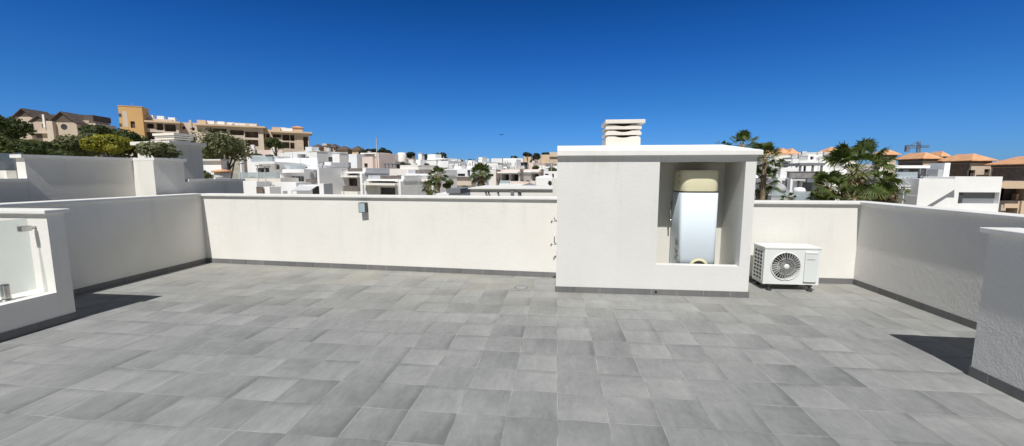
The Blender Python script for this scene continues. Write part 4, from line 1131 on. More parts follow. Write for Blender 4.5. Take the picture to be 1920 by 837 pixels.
row_house('white row house with brown window blinds and balcony rail, left of two alike', Zm(398, 485, 782, 740), Zm(985, 0)[0], 66, Zm(560, 424, 772, 482), Zm(450, 512, 715, 534), Zm(562, 548, 705, 692), None, Zm(415, 636, 742, 702), 'timber')
row_house('white row house with dark sliding doors, right of two alike', Zm(815, 578, 1246, 760), Zm(1480, 0)[0], 58, Zm(985, 512, 1240, 575), Zm(880, 606, 1170, 630), Zm(985, 655, 1165, 745), None)
row_house('white row house behind the left palm with a brown slatted roof rail', Zm(1290, 512, 1640, 760), Zm(1900, 0)[0], 62, Zm(1410, 444, 1610, 508), Zm(1300, 560, 1600, 580), Zm(1380, 600, 1560, 700), None)
# pergola terrace between
fr = Frame(735, 80)
b = Bld('white_house', 'low white house with dark slatted pergola on its roof, between the row houses', 'house', fr, G1)
u0, u1, z0, zt = R_(fr, Zm(1030, 428, 1455, 520)); b.block(u0, u1, zt, L=8, m='white_w')
p = R_(fr, Zm(1040, 362, 1222, 430), 1); mb = MB()
for k in range(5):
    x = p[0] + (p[1] - p[0]) * k / 4; mb.box(x - .08, x + .08, 1, 1.16, zt, p[3] - .2)
mb.box(p[0] - .2, p[1] + .2, .8, 4, p[3] - .18, p[3]); b.part('pergola', mb, 'mgrey')
b.slab('pergola_back', p[0], p[1], 4.05, 4.2, zt, p[3] - .2, 'dgrey')
v = R_(fr, Zm(1225, 385, 1452, 430), .2); b.slab('parapet', v[0], v[1], .2, 6, zt + .002, v[3], 'white_w')
shrub('terrace_plant', 'round dark shrub on the pergola house parapet', Zm(1225, 348, 1285, 382), 80, 'pine', 200, .25, 41)

# awning shelter near
fr = Frame(580, 44)
t = Thing('awning_shelter', 'pale grey cloth awning over a dark seating area just above the parapet', 'awning', (*pt(585, 365, 44).xy, pt(585, 365, 44).z - 3))
a0 = pt(*Zg(740, 745), 42); a1 = pt(*Zg(1000, 745), 42); a2 = pt(*Zg(1110, 668), 45); a3 = pt(*Zg(850, 655), 45)
mb = MB(); mb.quad(tuple(a0), tuple(a1), tuple(a2), tuple(a3)); mb.quad(*[tuple(v - Vector((0, 0, .05))) for v in (a3, a2, a1, a0)]); t.part('cloth', mb, 'awning')
d0 = pt(*Zg(1030, 675), 46); d1 = pt(*Zg(1245, 790), 46)
t.part('painted_shade_back', MB().box(d0.x, d1.x, 46, 46.1, d1.z - 2, d0.z), 'dgrey')  # dark sheet put in for the shade of the seating space
t.part('roof', MB().box(d0.x - .2, d1.x + .15, 44.5, 46.2, d0.z + .005, d0.z + .15), 'white')
t.part('post', MB().box(d1.x, d1.x + .55, 44.4, 46.3, d1.z - 3, d0.z + .3), 'white')
mb = MB()
for p in (a0, a1): mb.tube([(p.x, p.y, p.z), (p.x, p.y, p.z - 3)], .04, 6)
t.part('posts', mb, 'metal')
# low walls and clutter just above our coping
fr = Frame(470, 34)
b = Bld('low_house', 'low cream sunlit garden wall with a brown shutter above the left parapet', 'house', fr)
c = R_(fr, Zg(55, 612, 235, 725)); b.block(c[0], c[1], c[3], L=1.2, m='white')
q = R_(fr, Zg(235, 690, 318, 770), -.5); b.slab('shutter', q[0], q[1], -.5, -.4, q[2] - 1, q[3], 'timber')
q = R_(fr, Zg(325, 690, 420, 770), -.3); b.block(q[0], q[1], q[3], w=-.3, L=1, m='white')
fr = Frame(520, 50)
b = Bld('low_house', 'low white terrace wall with a dark railing, left of the awning', 'house', fr)
c = R_(fr, Zg(425, 625, 800, 720)); b.block(c[0], c[1], c[3], L=2, m='white')
q = R_(fr, Zg(465, 745, 610, 790), -2); b.slab('planter', q[0], q[1], -2, -1.4, b.zb, q[3], 'white')
q = R_(fr, Zg(420, 690, 560, 745), -1.2); b.railing(q[0], q[1], -1.2, q[2], q[3], 'metal', 6)
pole('thin grey street lamp left of the pair above the left parapet', *Zg(272, 0)[:1], 312, 356, 36, .045)
pole('thin grey street lamp right of the pair above the left parapet', *Zg(380, 0)[:1], 314, 364, 34, .045)
pole('thin grey lamp post at the foot of the olive tree', 450.5, 308, 336, 38, .05)
pole('tall thin antenna mast standing above the beige houses', 708, 258, 330, 92, .1, False)
pole('white street lamp in front of the right row house', Zm(1210, 0)[0], 330, 366, 50, .05)
pole('thin street lamp before the brown slatted roof rail', Zm(1448, 0)[0], 313, 345, 58, .05)
pole('short lamp post left of the row house with brown blinds', Zm(545, 0)[0], 319, 362, 55, .05)

# small hipped towers on the skyline
G2 = 'small tan towers with dark roofs on the skyline'
for i, (r, lab) in enumerate(((Zm(152, 180, 255, 225), 'leftmost small tan tower with dark hipped roof beside the apartment building end'),
                              (Zm(368, 178, 445, 245), 'narrow tan tower with dark hipped roof standing alone over the cube house'),
                              (Zm(458, 202, 590, 245), 'wide tan house with dark hipped roof over the bluish cube house'),
                              (Zm(645, 204, 735, 250), 'rightmost small tan tower with dark roof next to the dark pines'))):
    fr = Frame((r[0] + r[2]) / 2, 190)
    b = Bld('tan_tower', lab, 'house', fr, G2)
    u0, u1, z0, zt = R_(fr, r); b.block(u0, u1, zt, L=8, m='peach' if i != 2 else 'tan'); b.hip(u0, u1, 0, 5, zt + .01, 2.0, 'darkroof', .8)
    b.part('window', MB().quad_(u0 + (u1 - u0) * .4, u0 + (u1 - u0) * .6, zt - 4, zt - 2, -.02), 'loggia')
fr = Frame(610, 185)
b = Bld('chimney_stack', 'slender brown chimney stack between the small tan towers', 'chimney', fr)
u0, u1, z0, zt = R_(fr, Zm(308, 150, 334, 235)); b.block(u0, u1, zt, L=3, m='tan'); b.slab('cap', u0 - .5, u1 + .5, -.5, 3.5, zt + .01, zt + .9, 'beige')
fr = Frame(765, 200)
b = Bld('hill_house', 'long house with grey brown hipped roof among the ridge pines', 'house', fr)
u0, u1, z0, zt = R_(fr, Zm(1110, 282, 1325, 320)); b.block(u0, u1, zt, L=10, m='tan'); b.hip(u0, u1, 0, 10, zt + .01, 2.4, 'stone', .5)
GP = 'dark pines along the ridge'
for i, (r, lab) in enumerate(((Zm(735, 205, 830, 255), 'small dark pine right of the tan towers'), (Zm(800, 192, 885, 250), 'second dark pine right of the tan towers'),
        (Zm(870, 196, 965, 250), 'low dark pine just left of the antenna mast'), (Zm(960, 178, 1060, 262), 'tallest dark round pine right of the antenna mast'),
        (Zm(1040, 212, 1120, 285), 'dark pine sloping down right of the antenna mast'), (Zm(1298, 233, 1405, 290), 'isolated dark pine over the pale houses'),
        (Zm(1495, 255, 1590, 325), 'left dark pine of the pair above the white skyline house'), (Zm(1580, 258, 1680, 325), 'middle dark pine above the white skyline house'),
        (Zr(240, 178, 392, 270), 'broad dark pine at the right of the skyline house'), (Zr(420, 255, 560, 285), 'flat row of distant dark pines mid skyline'),
        (Zr(640, 262, 700, 290), 'tiny dark tree on the skyline, centre'),
        (Zr(1000, 288, 1045, 328), 'tiny dark tree left of the white cube tower'), (Zr(1152, 218, 1240, 300), 'dark round tree right of the white cube tower'))):
    tree_px('pine_tree', lab, r, 170 + (i % 4) * 9, 'darkpine', 700, .95, group=GP, seed=60 + i)

# centre: houses towards the housing
fr = Frame(806, 118)
b = Bld('white_house', 'long white skyline house with flat roof slab and square chimney before ridge pines', 'house', fr, G1)
u0, u1, z0, zt = R_(fr, Zr(50, 262, 242, 335)); b.block(u0, u1, zt, L=9, m='white', coping=.06)
v = R_(fr, Zr(244, 272, 395, 330), 1); b.block(v[0], v[1], v[3], w=1, L=9, m='white_b')
p = R_(fr, Zr(135, 238, 340, 262), 2); b.slab('roof_slab', p[0], p[1], 2, 7, p[3] - .4, p[3], 'white'); b.slab('chimney', p[0], p[0] + 3, 2.2, 5, zt, p[3] + 1.2, 'white')
b.slab('post', p[1] - .5, p[1], 2.2, 2.6, zt, p[3] - .41, 'white')
shrub('terrace_plant', 'dark cypress like plants on the roof terrace before the skyline house', Zr(100, 298, 175, 358), 95, 'pine', 300, .3, 44)
fr = Frame(850, 130)
b = Bld('white_house', 'distant low white houses joined in a stepped row, centre of the skyline', 'house', fr, G1)
v = R_(fr, Zr(396, 280, 500, 340)); b.block(v[0], v[1], v[3], L=8, m='white')
v = R_(fr, Zr(500, 290, 640, 340), 1); b.block(v[0], v[1], v[3], w=1, L=8, m='white_b')
v = R_(fr, Zr(640, 296, 735, 340), 0); b.block(v[0], v[1], v[3], L=8, m='white', holes=[(*R_(fr, Zr(660, 308, 700, 320)), .5)])
v = R_(fr, Zr(735, 284, 860, 340), 2); b.block(v[0], v[1], v[3], w=2, L=8, m='white_w')
v = R_(fr, Zr(860, 300, 1000, 340), 1); b.block(v[0], v[1], v[3], w=1, L=8, m='white')
cu, cz = fr.uz(*Zr(633, 262), 1); b.slab('chimney', cu - .8, cu + .8, 2, 3.6, b.zb, cz, 'white')
cu, cz = fr.uz(*Zr(403, 246), 1); b.slab('chimney', cu - 1.6, cu + 1.6, 2, 4.6, b.zb, cz, 'white')
fr = Frame(850, 84)
b = Bld('white_house', 'grey white house with dark balcony rail behind the two palms', 'house', fr, G1)
v = R_(fr, Zr(432, 368, 690, 520)); wn_ = R_(fr, Zr(497, 424, 592, 456)); dr = R_(fr, Zr(620, 380, 652, 456))
b.block(v[0], v[1], v[3], L=9, m='white_b', holes=[(*wn_, .4), (*dr, .4)])
q = R_(fr, Zr(436, 460, 672, 512), -1.6); b.railing(q[0], q[1], -1.6, q[2], q[3], 'timber'); b.slab('balcony', q[0], q[1], -1.7, -.005, q[2] - .9, q[2] - .005, 'beige')
v = R_(fr, Zr(210, 370, 432, 520), 3); b.block(v[0], v[1], v[3], w=3, L=8, m='white', holes=[(*R_(fr, Zr(240, 395, 330, 430), 3), .5)])
v = R_(fr, Zr(430, 335, 690, 368), 6); b.block(v[0], v[1], v[3], w=6, L=8, m='white')
fr = Frame(965, 72)
b = Bld('white_house', 'cream white house with twin dark openings and brown slatted panels, left of the white sail', 'house', fr, G1)
v = R_(fr, Zr(1015, 418, 1250, 600)); op = R_(fr, Zr(1032, 432, 1235, 515))
b.block(v[0], v[1], v[3], L=9, m='white_w', holes=[(op[0], (op[0] + op[1]) / 2 - .15, op[2], op[3], 1.8), ((op[0] + op[1]) / 2 + .15, op[1], op[2], op[3], 1.8)], pane='loggia')
p = R_(fr, Zr(1020, 372, 1252, 420), .8); b.slab('parapet', p[0], p[1], .8, .95, v[3] + .002, p[3], 'pinkw')
b.slab('roof', v[0] - .1, v[1] + .1, -.9, 8.5, v[3] + .0015, v[3] + .25, 'white')
q = R_(fr, Zr(966, 378, 1014, 500), .3); b.slab('slatted_panel', q[0], q[1], .3, .45, q[2], q[3], 'timber')
q = R_(fr, Zr(1255, 378, 1292, 512), .3); b.slab('slatted_panel', q[0], q[1], .3, .45, q[2], q[3], 'timber')
q = R_(fr, Zr(880, 378, 965, 600), .2); b.block(q[0], q[1], q[3], w=.2, L=8, m='white_w', holes=[(*R_(fr, Zr(880, 428, 935, 458), .2), .5)])
q = R_(fr, Zr(1015, 505, 1130, 545), -2.5); b.slab('glass_balustrade', q[0], q[1], -2.5, -2.46, q[2], q[3], 'balglass')
q = R_(fr, Zr(1005, 545, 1290, 600), -2.6); b.slab('garden_wall', q[0], q[1], -2.6, -2.47, b.zb, q[3], 'white')
q = R_(fr, Zr(1130, 520, 1560, 598), -2.0); b.slab('garden_wall', q[0], q[1], -2.3, -2.1, b.zb, q[3], 'pinkw')
fr = Frame(1000, 76)
b = Bld('white_house', 'cream white house with one dark porch beside a slatted panel, behind the white sail', 'house', fr, G1)
v = R_(fr, Zr(1294, 408, 1500, 600)); op = R_(fr, Zr(1312, 428, 1480, 512)); b.block(v[0], v[1], v[3], L=9, m='white_w', holes=[(*op, 1.8)], pane='loggia')
b.slab('column', (v[0] + v[1]) / 2 - .4, (v[0] + v[1]) / 2 - .1, .1, .4, op[2], op[3], 'white')
b.slab('roof', v[0] - .1, v[1] + .1, -.8, 8.5, v[3] + .0015, v[3] + .25, 'white')
p = R_(fr, Zr(1300, 372, 1490, 408), .8); b.slab('parapet', p[0], p[1], .8, .95, v[3] + .26, p[3], 'pinkw')
q = R_(fr, Zr(1502, 372, 1538, 458), .3); b.slab('slatted_panel', q[0], q[1], .3, .45, q[2], q[3], 'timber')
q = R_(fr, Zr(1540, 395, 1720, 600), .2); b.block(q[0], q[1], q[3], w=.2, L=8, m='white', holes=[(*R_(fr, Zr(1552, 425, 1600, 442), .2), .4), (*R_(fr, Zr(1640, 425, 1665, 470), .2), .4)])
t = Thing('shade_sail', 'white peaked shade canopy on posts near the left edge of the housing', 'awning', (*pt(1020, 340, 50).xy, pt(1020, 345, 50).z))
a = [pt(*Zr(1445, 472), 50), pt(*Zr(1650, 478), 50), pt(*Zr(1660, 470), 55), pt(*Zr(1455, 462), 55)]; tp = pt(*Zr(1560, 444), 52.5)
mb = MB()
for k in range(4): mb.quad(tuple(a[k]), tuple(a[(k + 1) % 4]), tuple(tp))
for k in range(2): mb.quad(tuple(a[k]), tuple(a[k] - Vector((0, 0, .9))), tuple(a[(k + 1) % 4] - Vector((0, 0, .9 if k == 0 else .5))), tuple(a[(k + 1) % 4]))
t.part('cloth', mb, 'white')
for v in a: t.part('post', MB().tube([tuple(v), (v.x, v.y, v.z - 3)], .06, 6), 'metal')
shrub('terrace_plant', 'potted green bush under the right end of the white sail', Zr(1595, 500, 1640, 570), 48, 'bush', 300, .14, 47)
t = Thing('parasol', 'wide flat grey green parasol lying low before the sail house', 'parasol', (*pt(993, 350, 46).xy, pt(993, 350, 46).z))
p1 = pt(*Zr(1370, 562), 46); t.part('canopy', MB().lathe([(1.6, -.35), (1.0, -.1), (.02, .25)], tuple(p1), 10), 'mgrey'); t.part('pole', MB().tube([(p1.x, 46, p1.z - 2), (p1.x, 46, p1.z + .4)], .04, 6), 'dgrey')
# nearest roof parapet: long low white wall with small clutter on it
fr = Frame(960, 17)
b = Bld('near_roof', 'long low white roof wall just behind the parapet, left of the housing', 'roof', fr)
v = R_(fr, Zr(657, 600, 1645, 700)); b.block(v[0], v[1] + 1.2, v[3] - .04, L=4, m='stucco', coping=.05)
for k, q in enumerate(((845, 655), (878, 655), (992, 658), (1240, 662), (1262, 668))):
    u, z = fr.uz(*Zr(*q), -.12); b.part('roof_vent', MB().lathe([(.035, -.05), (.035, .04), (.05, .05), (.03, .07)], (u, -.12, z), 10), 'dgrey')
u, z = fr.uz(*Zr(1162, 650), -.05); b.slab('meter_box', u - .07, u + .07, -.06, -.003, z - .1, z + .1, 'mgrey')
q = R_(fr, Zr(1650, 480, 1720, 700), -1); b.block(q[0], q[1] + .6, q[3], w=-1.2, L=1.0, m='stucco', name='stair_wall')
fr = Frame(850, 22)
b = Bld('garden_shed', 'low shed with a slate grey sloping roof under the two palms', 'shed', fr)
v = R_(fr, Zr(240, 610, 545, 690)); b.block(v[0], v[1], v[3] - .25, L=3, m='white')
r = R_(fr, Zr(380, 605, 545, 660), -.2); b.slab('roof', r[0], r[1], -.4, 3.1, r[2], r[3], 'mgrey')
# skyline cube, pink block, ochre buildings
fr = Frame(955, 150)
b = Bld('white_tower', 'white cube tower on the skyline left of the ochre buildings', 'house', fr)
v = R_(fr, Zr(1055, 258, 1125, 335), 1); b.block(v[0], v[1], v[3], w=1, L=9, m='white_b'); v = R_(fr, Zr(1125, 260, 1198, 335)); b.block(v[0], v[1], v[3], L=9, m='white')
ua, za = fr.uz(*Zr(1043, 232), 2); b.slab('antenna', ua - .15, ua + .15, 2, 2.3, v[2], za, 'metal'); cu, cz = fr.uz(*Zr(1100, 240), 4); b.slab('roof_room', cu - 6, cu + 6, 4, 7, v[3] - 2, cz, 'white_b')
fr = Frame(985, 120)
b = Bld('pink_block', 'pale pink plain block below the ochre buildings', 'house', fr)
v = R_(fr, Zr(1285, 292, 1415, 372)); b.block(v[0], v[1], v[3], L=10, m='pinkw')
v = R_(fr, Zr(1195, 300, 1284, 372), -1); b.block(v[0], v[1], v[3] - 2, w=-1, L=6, m='grey_r', holes=[(v[0] + 4, v[1] - 2, v[2] + 2, v[3] - 3.2, .6)])
v = R_(fr, Zr(1415, 330, 1700, 372), 2); b.block(v[0], v[1], v[3], w=2, L=6, m='white_w')
fr = Frame(1010, 230)
b = Bld('ochre_block', 'sunlit ochre apartment blocks among pines near the left edge of the housing', 'apartment building', fr)
v = R_(fr, Zr(1303, 200, 1390, 300)); b.block(v[0], v[1], v[3], L=12, m='peach', holes=[(v[0] + 4, v[0] + 8, v[3] - 8, v[3] - 5, .6), (v[0] + 14, v[0] + 18, v[3] - 8, v[3] - 5, .6)], pane='loggia')
v = R_(fr, Zr(1500, 196, 1612, 320), 4); b.block(v[0], v[1], v[3], w=4, L=12, m='peach', holes=[(v[0] + 6, v[0] + 9, v[3] - 10, v[3] - 7, .6)], pane='loggia')
v = R_(fr, Zr(1612, 220, 1800, 320), 2); b.block(v[0], v[1], v[3], w=2, L=12, m='tan'); b.slab('roof', v[0], v[1], 1, 14, v[3] + .01, v[3] + 2.5, 'beige')
b.slab('band', v[0], v[1], 1.6, 1.98, v[3] - 9, v[3] - 7.5, 'loggia')
v = R_(fr, Zr(1385, 240, 1500, 320), 9); b.block(v[0], v[1], v[3], w=9, L=12, m='tan')
for i, (r, lab) in enumerate(((Zr(1300, 176, 1390, 212), 'umbrella pine top over the left ochre block'), (Zr(1425, 176, 1510, 262), 'tall umbrella pine between the ochre blocks'),
                              (Zr(1512, 176, 1625, 205), 'wide flat pine top over the right ochre block'), (Zr(1385, 245, 1440, 318), 'dark shrub tree at the foot of the ochre blocks'))):
    tree_px('pine_tree', lab, r, 222 if i != 2 else 250, 'darkpine', 600, 1.2, group='pines by the ochre blocks', seed=90 + i)
for i, (r, lab) in enumerate(((Zr(1405, 332, 1490, 376), 'green bush on the roof line below the pink block'), (Zr(1570, 350, 1700, 400), 'wide green bush right of the slatted panel'),
                              (Zr(330, 495, 470, 600), 'leafy low trees between the two palms'), (Zr(540, 560, 660, 665), 'dark hedge at the right foot of the right palm'))):
    tree_px('bushy_tree', lab, r, (95, 85, 50, 40)[i], 'bush', 900, (.4, .4, .25, .2)[i], seed=110 + i)

# palms in the middle
def palm_px(label, cx, cy, r_px, Y, nf, seed, **k):
    c = pt(cx, cy, Y); rad = pt(cx + r_px, cy, Y).x - c.x
    z0 = terrain(c.x, Y)
    if c.z - z0 < rad * 1.2: z0 = c.z - rad * 2
    return fan_palm(label, c.x, Y, z0, c.z, rad, nf, seed, **k)
palm_px('small fan palm before the white houses, left of the two mid palms', *Zr(265, 445), 19, 48, 26, 201)
palm_px('fuller fan palm before the white houses, right of the two mid palms', *Zr(785, 425), 22, 46, 34, 202)
palm_px('low dark fan palm at the left end of the garden shed', *Zr(170, 590), 17, 38, 24, 203)

# ================================================================== RIGHT OF THE HOUSING
Zp = zoomer(1420, 270, .1434); Zq = zoomer(1620, 240, .2151)
fr = Frame(1490, 46)
b = Bld('modern_villa', 'white and grey modern villa with steel pergola and glass balconies, right of the housing', 'villa', fr)
v = R_(fr, Zp(372, 448, 760, 740)); op = R_(fr, Zp(455, 480, 638, 612))
b.block(v[0], v[1], v[3], L=8, m='white', holes=[(*op, 2.2)], pane='pane')
g = R_(fr, Zp(640, 455, 762, 615), -.3); b.slab('side_panel', g[0], g[1], -.3, -.004, g[2], g[3], 'mgrey')
g = R_(fr, Zp(372, 460, 428, 610), -.25); b.slab('side_panel', g[0], g[1], -.25, -.004, g[2], g[3], 'mgrey')
s_ = R_(fr, Zp(382, 372, 800, 446), .4); b.slab('stone_parapet', s_[0], s_[1], -.1, .4, v[3] + .003, s_[3], 'stone'); b.slab('coping', s_[0] - .05, s_[1] + .05, -.15, .45, s_[3] + .003, s_[3] + .09, 'mgrey')
s_ = R_(fr, Zp(298, 310, 540, 450), 1.0); b.block(s_[0], s_[1], s_[3], w=1.0, L=6, m='white')
s_ = R_(fr, Zp(258, 450, 372, 600), .3); b.block(s_[0], s_[1] - .01, s_[3], w=.3, L=6, m='white', holes=[(*R_(fr, Zp(320, 480, 366, 560), .3), .8)])
p = R_(fr, Zp(552, 250, 862, 372), 1.2); mb = MB()
for x in (p[0], (p[0] + p[1]) / 2 + .1, p[1] - .16):
    mb.box(x, x + .16, 1.2, 1.36, s_[3], p[3] - .28); mb.box(x, x + .16, 4.2, 4.36, s_[3], p[3] - .28)
mb.box(p[0] - .1, p[1] + .1, 1.1, 4.5, p[3] - .27, p[3]); b.part('pergola', mb, 'mgrey')
q = R_(fr, Zp(185, 600, 420, 690), -2.5); b.slab('glass_balcony', q[0], q[1], -2.5, -2.46, q[2], q[3], 'balglass'); b.slab('balcony', q[0], q[1], -2.45, .28, b.zb, q[2] + .1, 'grey_r')
q = R_(fr, Zp(466, 622, 697, 742), -2.8); b.slab('glass_balcony', q[0], q[1], -2.8, -2.76, q[2], q[3], 'balglass'); b.slab('balcony', q[0], q[1], -2.75, -.31, b.zb, q[2] + .3, 'mgrey')
q = R_(fr, Zp(418, 455, 455, 690), -1); b.slab('pillar', q[0], q[1], -1, -.4, b.zb, q[3], 'white')
q = R_(fr, Zp(700, 480, 875, 760), -2); b.slab('dark_wing', q[0], q[1], -2, -.32, b.zb, q[3] - .2, 'dgrey')
q = R_(fr, Zp(470, 540, 480, 560), -1); 
t = Thing('covered_grill', 'covered pale grey lounge seat on the villa balcony', 'seat', (*pt(*Zp(545, 622), 44.5).xy, pt(*Zp(545, 622), 44.5).z))
c = pt(*Zp(548, 604), 44.5); t.part('cover', MB().lathe([(.55, -.5), (.55, 0), (.42, .22), (.05, .28)], (c.x, 44.5, c.z), 12), 'white')
t.o.name = 'covered_seat'
t = Thing('parasol', 'closed grey domed cover on the left villa balcony', 'parasol', (*pt(*Zp(298, 590), 44).xy, pt(*Zp(298, 590), 44).z))
c = pt(*Zp(298, 560), 44); t.part('canopy', MB().lathe([(.62, -.5), (.55, -.1), (.3, .22), (.02, .3)], (c.x, 44, c.z), 12), 'grey_r')
fr = Frame(1445, 52)
b = Bld('modern_villa', 'white villa with dark deep openings seen between the housing and the pergola villa', 'villa', fr)
v = R_(fr, Zp(-40, 395, 250, 760)); op = R_(fr, Zp(100, 405, 232, 508)); op2 = R_(fr, Zp(62, 595, 185, 708))
b.block(v[0], v[1], v[3], L=7, m='white', holes=[(*op, 2.0), (*op2, 2.0)], pane='pane')
q = R_(fr, Zp(70, 318, 300, 395), 1); b.slab('stone_parapet', q[0], q[1], .3, 1, v[3] + .003, q[3], 'stone')
q = R_(fr, Zp(200, 400, 300, 590), -.3); b.slab('stair_wall', q[1] - .8, q[1], -.4, -.004, b.zb, q[3], 'grey_r')
fr = Frame(1465, 78)
b = Bld('white_house', 'white house with flat canopy and dark windows above the pergola villa', 'house', fr)
v = R_(fr, Zp(195, 205, 450, 320)); op = R_(fr, Zp(225, 245, 430, 300)); b.block(v[0], v[1], v[3], L=8, m='white', holes=[(op[0], op[0] + (op[1] - op[0]) * .45, op[2], op[3], .7), (op[0] + (op[1] - op[0]) * .55, op[1], op[2], op[3], .7)])
q = R_(fr, Zp(320, 225, 440, 245), -1); b.slab('canopy', q[0], q[1], -1, -.005, q[2], q[3], 'mgrey')
q = R_(fr, Zp(450, 195, 545, 330), .4); b.block(q[0], q[1], q[3], w=.4, L=7, m='white_b')
fr = Frame(1510, 84)
b = Bld('white_house', 'stepped white house with small windows behind the steel pergola', 'house', fr)
v = R_(fr, Zp(540, 218, 860, 330)); b.block(v[0], v[1], v[3], L=8, m='white')
v2 = R_(fr, Zp(660, 150, 790, 218), 1); b.block(v2[0], v2[1], v2[3], w=1, L=6, m='white', holes=[(*R_(fr, Zp(690, 165, 745, 208), 1), .6)])
v2 = R_(fr, Zp(775, 178, 860, 330), .3); b.block(v2[0], v2[1] + 4, v2[3], w=-.3, L=6, m='white')
v2 = R_(fr, Zp(545, 168, 660, 218), 2); b.block(v2[0], v2[1], v2[3], w=2, L=6, m='grey_r')
# skyline of far roofs
fr = Frame(1490, 160)
b = Bld('skyline_houses', 'long cream terraced house row with clay roofs on the right skyline', 'house', fr)
u0, u1, z0, zt = R_(fr, Zp(110, 155, 520, 240)); b.block(u0, u1, zt, L=9, m='white_w')
for k, (a, c, h) in enumerate(((120, 300, 132), (300, 420, 122), (420, 540, 126))):
    q = R_(fr, Zp(a, h + 10, c, 170), 1.5); b.block(q[0], q[1], q[3], w=1.5, L=7, m=('beige', 'white_w', 'pinkw')[k]); b.hip(q[0], q[1], 1.5, 8.5, q[3] + .01, 2.2, 'clay', .4)
    b.part('window', MB().quad_(q[0] + 4, q[0] + 8, q[3] - 4.5, q[3] - 2, 1.47), 'loggia'); b.part('window', MB().quad_(q[1] - 8, q[1] - 4, q[3] - 4.5, q[3] - 2, 1.47), 'loggia')
q = R_(fr, Zp(540, 128, 900, 230), 2); b.block(q[0], q[1], q[3], w=2, L=8, m='white', coping=.4)
q = R_(fr, Zp(880, 110, 905, 230), 2); b.slab('tower', q[0], q[1], 1, 3, b.zb, q[3], 'white_w')
q = R_(fr, Zp(900, 122, 1200, 230), 4); b.block(q[0], q[1], q[3], w=4, L=8, m='pinkw'); b.hip(q[0], q[1], 4, 12, q[3] + .01, 2.5, 'clay', .4)
for k in range(6):
    x = q[0] + (q[1] - q[0]) * (k + .4) / 6; b.part('window', MB().quad_(x, x + 2, q[3] - 4, q[3] - 2, 3.97), 'loggia')

# palms and the planting before the right parapet
palm_px('tall fan palm right behind the housing with fronds over its lid', 1433, 296, 36, 21, 20, 301, skirt=False)
palm_px('lower fan palm standing right behind the right edge of the housing', 1430, 342, 34, 22, 18, 308)
palm_px('fan palm whose top peeks over the middle of the housing lid', 1391, 272, 34, 19, 16, 302, skirt=False)
palm_px('distant fan palm tip peeking over the housing lid, leftmost', 1352, 276, 15, 24, 12, 309, skirt=False)
palm_px('biggest fan palm with upright fans, centre of the right group', 1604, 322, 72, 20, 25, 303)
palm_px('lower fan palm at the left of the biggest palm', 1556, 350, 38, 19, 18, 304)
palm_px('lower fan palm at the right of the biggest palm', 1652, 344, 36, 21, 18, 305)
palm_px('short fan palm before the biggest palm trunk', 1598, 372, 36, 18, 16, 306)
palm_px('low fan palm with dry fronds at the right end of the palm group', 1676, 362, 26, 20, 12, 310)
palm_px('low fan palm at the left end of the palm group by the dark wing', 1540, 368, 24, 19, 14, 311)
palm_px('young fan palm low before the left villa balcony', 1478, 374, 16, 24, 14, 307, skirt=False)
tree_px('bushy_tree', 'round dark tree left of the palm group before the dark villa wing', (1527, 322, 1552, 352), 34, 'pine', 900, .2, seed=130)

# white modern house at right
fr = Frame(1780, 40)
b = Bld('modern_house', 'long plain white modern house with a slit window and painted diagonal stair shadow, right side', 'house', fr)
def P(px, py, w=0): return fr.uz(*Zq(px, py), w)
uL, _ = P(470, 560); uS, zS1 = P(755, 445); uM, zM_ = P(795, 425); uR, _ = P(1192, 560)
wn = R_(fr, Zq(815, 562, 1184, 662))
b.block(uM, uR, zM_, L=9, m='white', holes=[(*wn, .4)], pane='mgrey', frames=False, tidy=True)  # recess back coloured slate grey to give its shade
b.part('window', MB().box(wn[0] + .05, wn[0] + (wn[1] - wn[0]) * .16, .18, .38, wn[2] + .05, wn[3] - .05), 'pane')
sw = [P(530, 692), P(585, 700), P(716, 606), P(782, 606), P(785, 540)]
b.block(uL, uM - .005, zS1, L=9, m='white', tidy=True)
mb = MB(); pts = [P(530, 692), P(575, 697), P(720, 606), P(784, 606), P(786, 540)]
b.part('painted_stair_shadow', MB().extrude_y([(u, z) for u, z in pts], -.02, -.004), 'mgrey')  # flat grey shape painting the diagonal stair shadow on the wall
b.slab('stair_rail', uL, uL + .01, 0, .1, b.zb, b.zb + .1, 'white')
q = R_(fr, Zq(455, 595, 470, 690), -.05); b.slab('corner_pier', q[0], uL - .004, -.05, 3, b.zb, q[3], 'white')
# lower extension right
q = R_(fr, Zq(1165, 662, 1228, 760), -.15); b.slab('garden_wall', uL + 2, q[1], -.4, -.15, b.zb, R_(fr, Zq(600, 668, 1228, 760), -.3)[3] - .9, 'white')
# entrance side in shade, the shade put in as grey render
q = R_(fr, Zq(240, 445, 482, 690), 2.5); dr = R_(fr, Zq(328, 552, 368, 665), 2.5)
b.block(q[0], uL - .006, q[3], w=2.5, L=6, m='grey_r', holes=[(*dr, .3)], pane='pane', coping=.06)
c = R_(fr, Zq(250, 505, 445, 532), 1); b.slab('canopy', c[0], c[1], .8, 2.49, c[2], c[3], 'white')
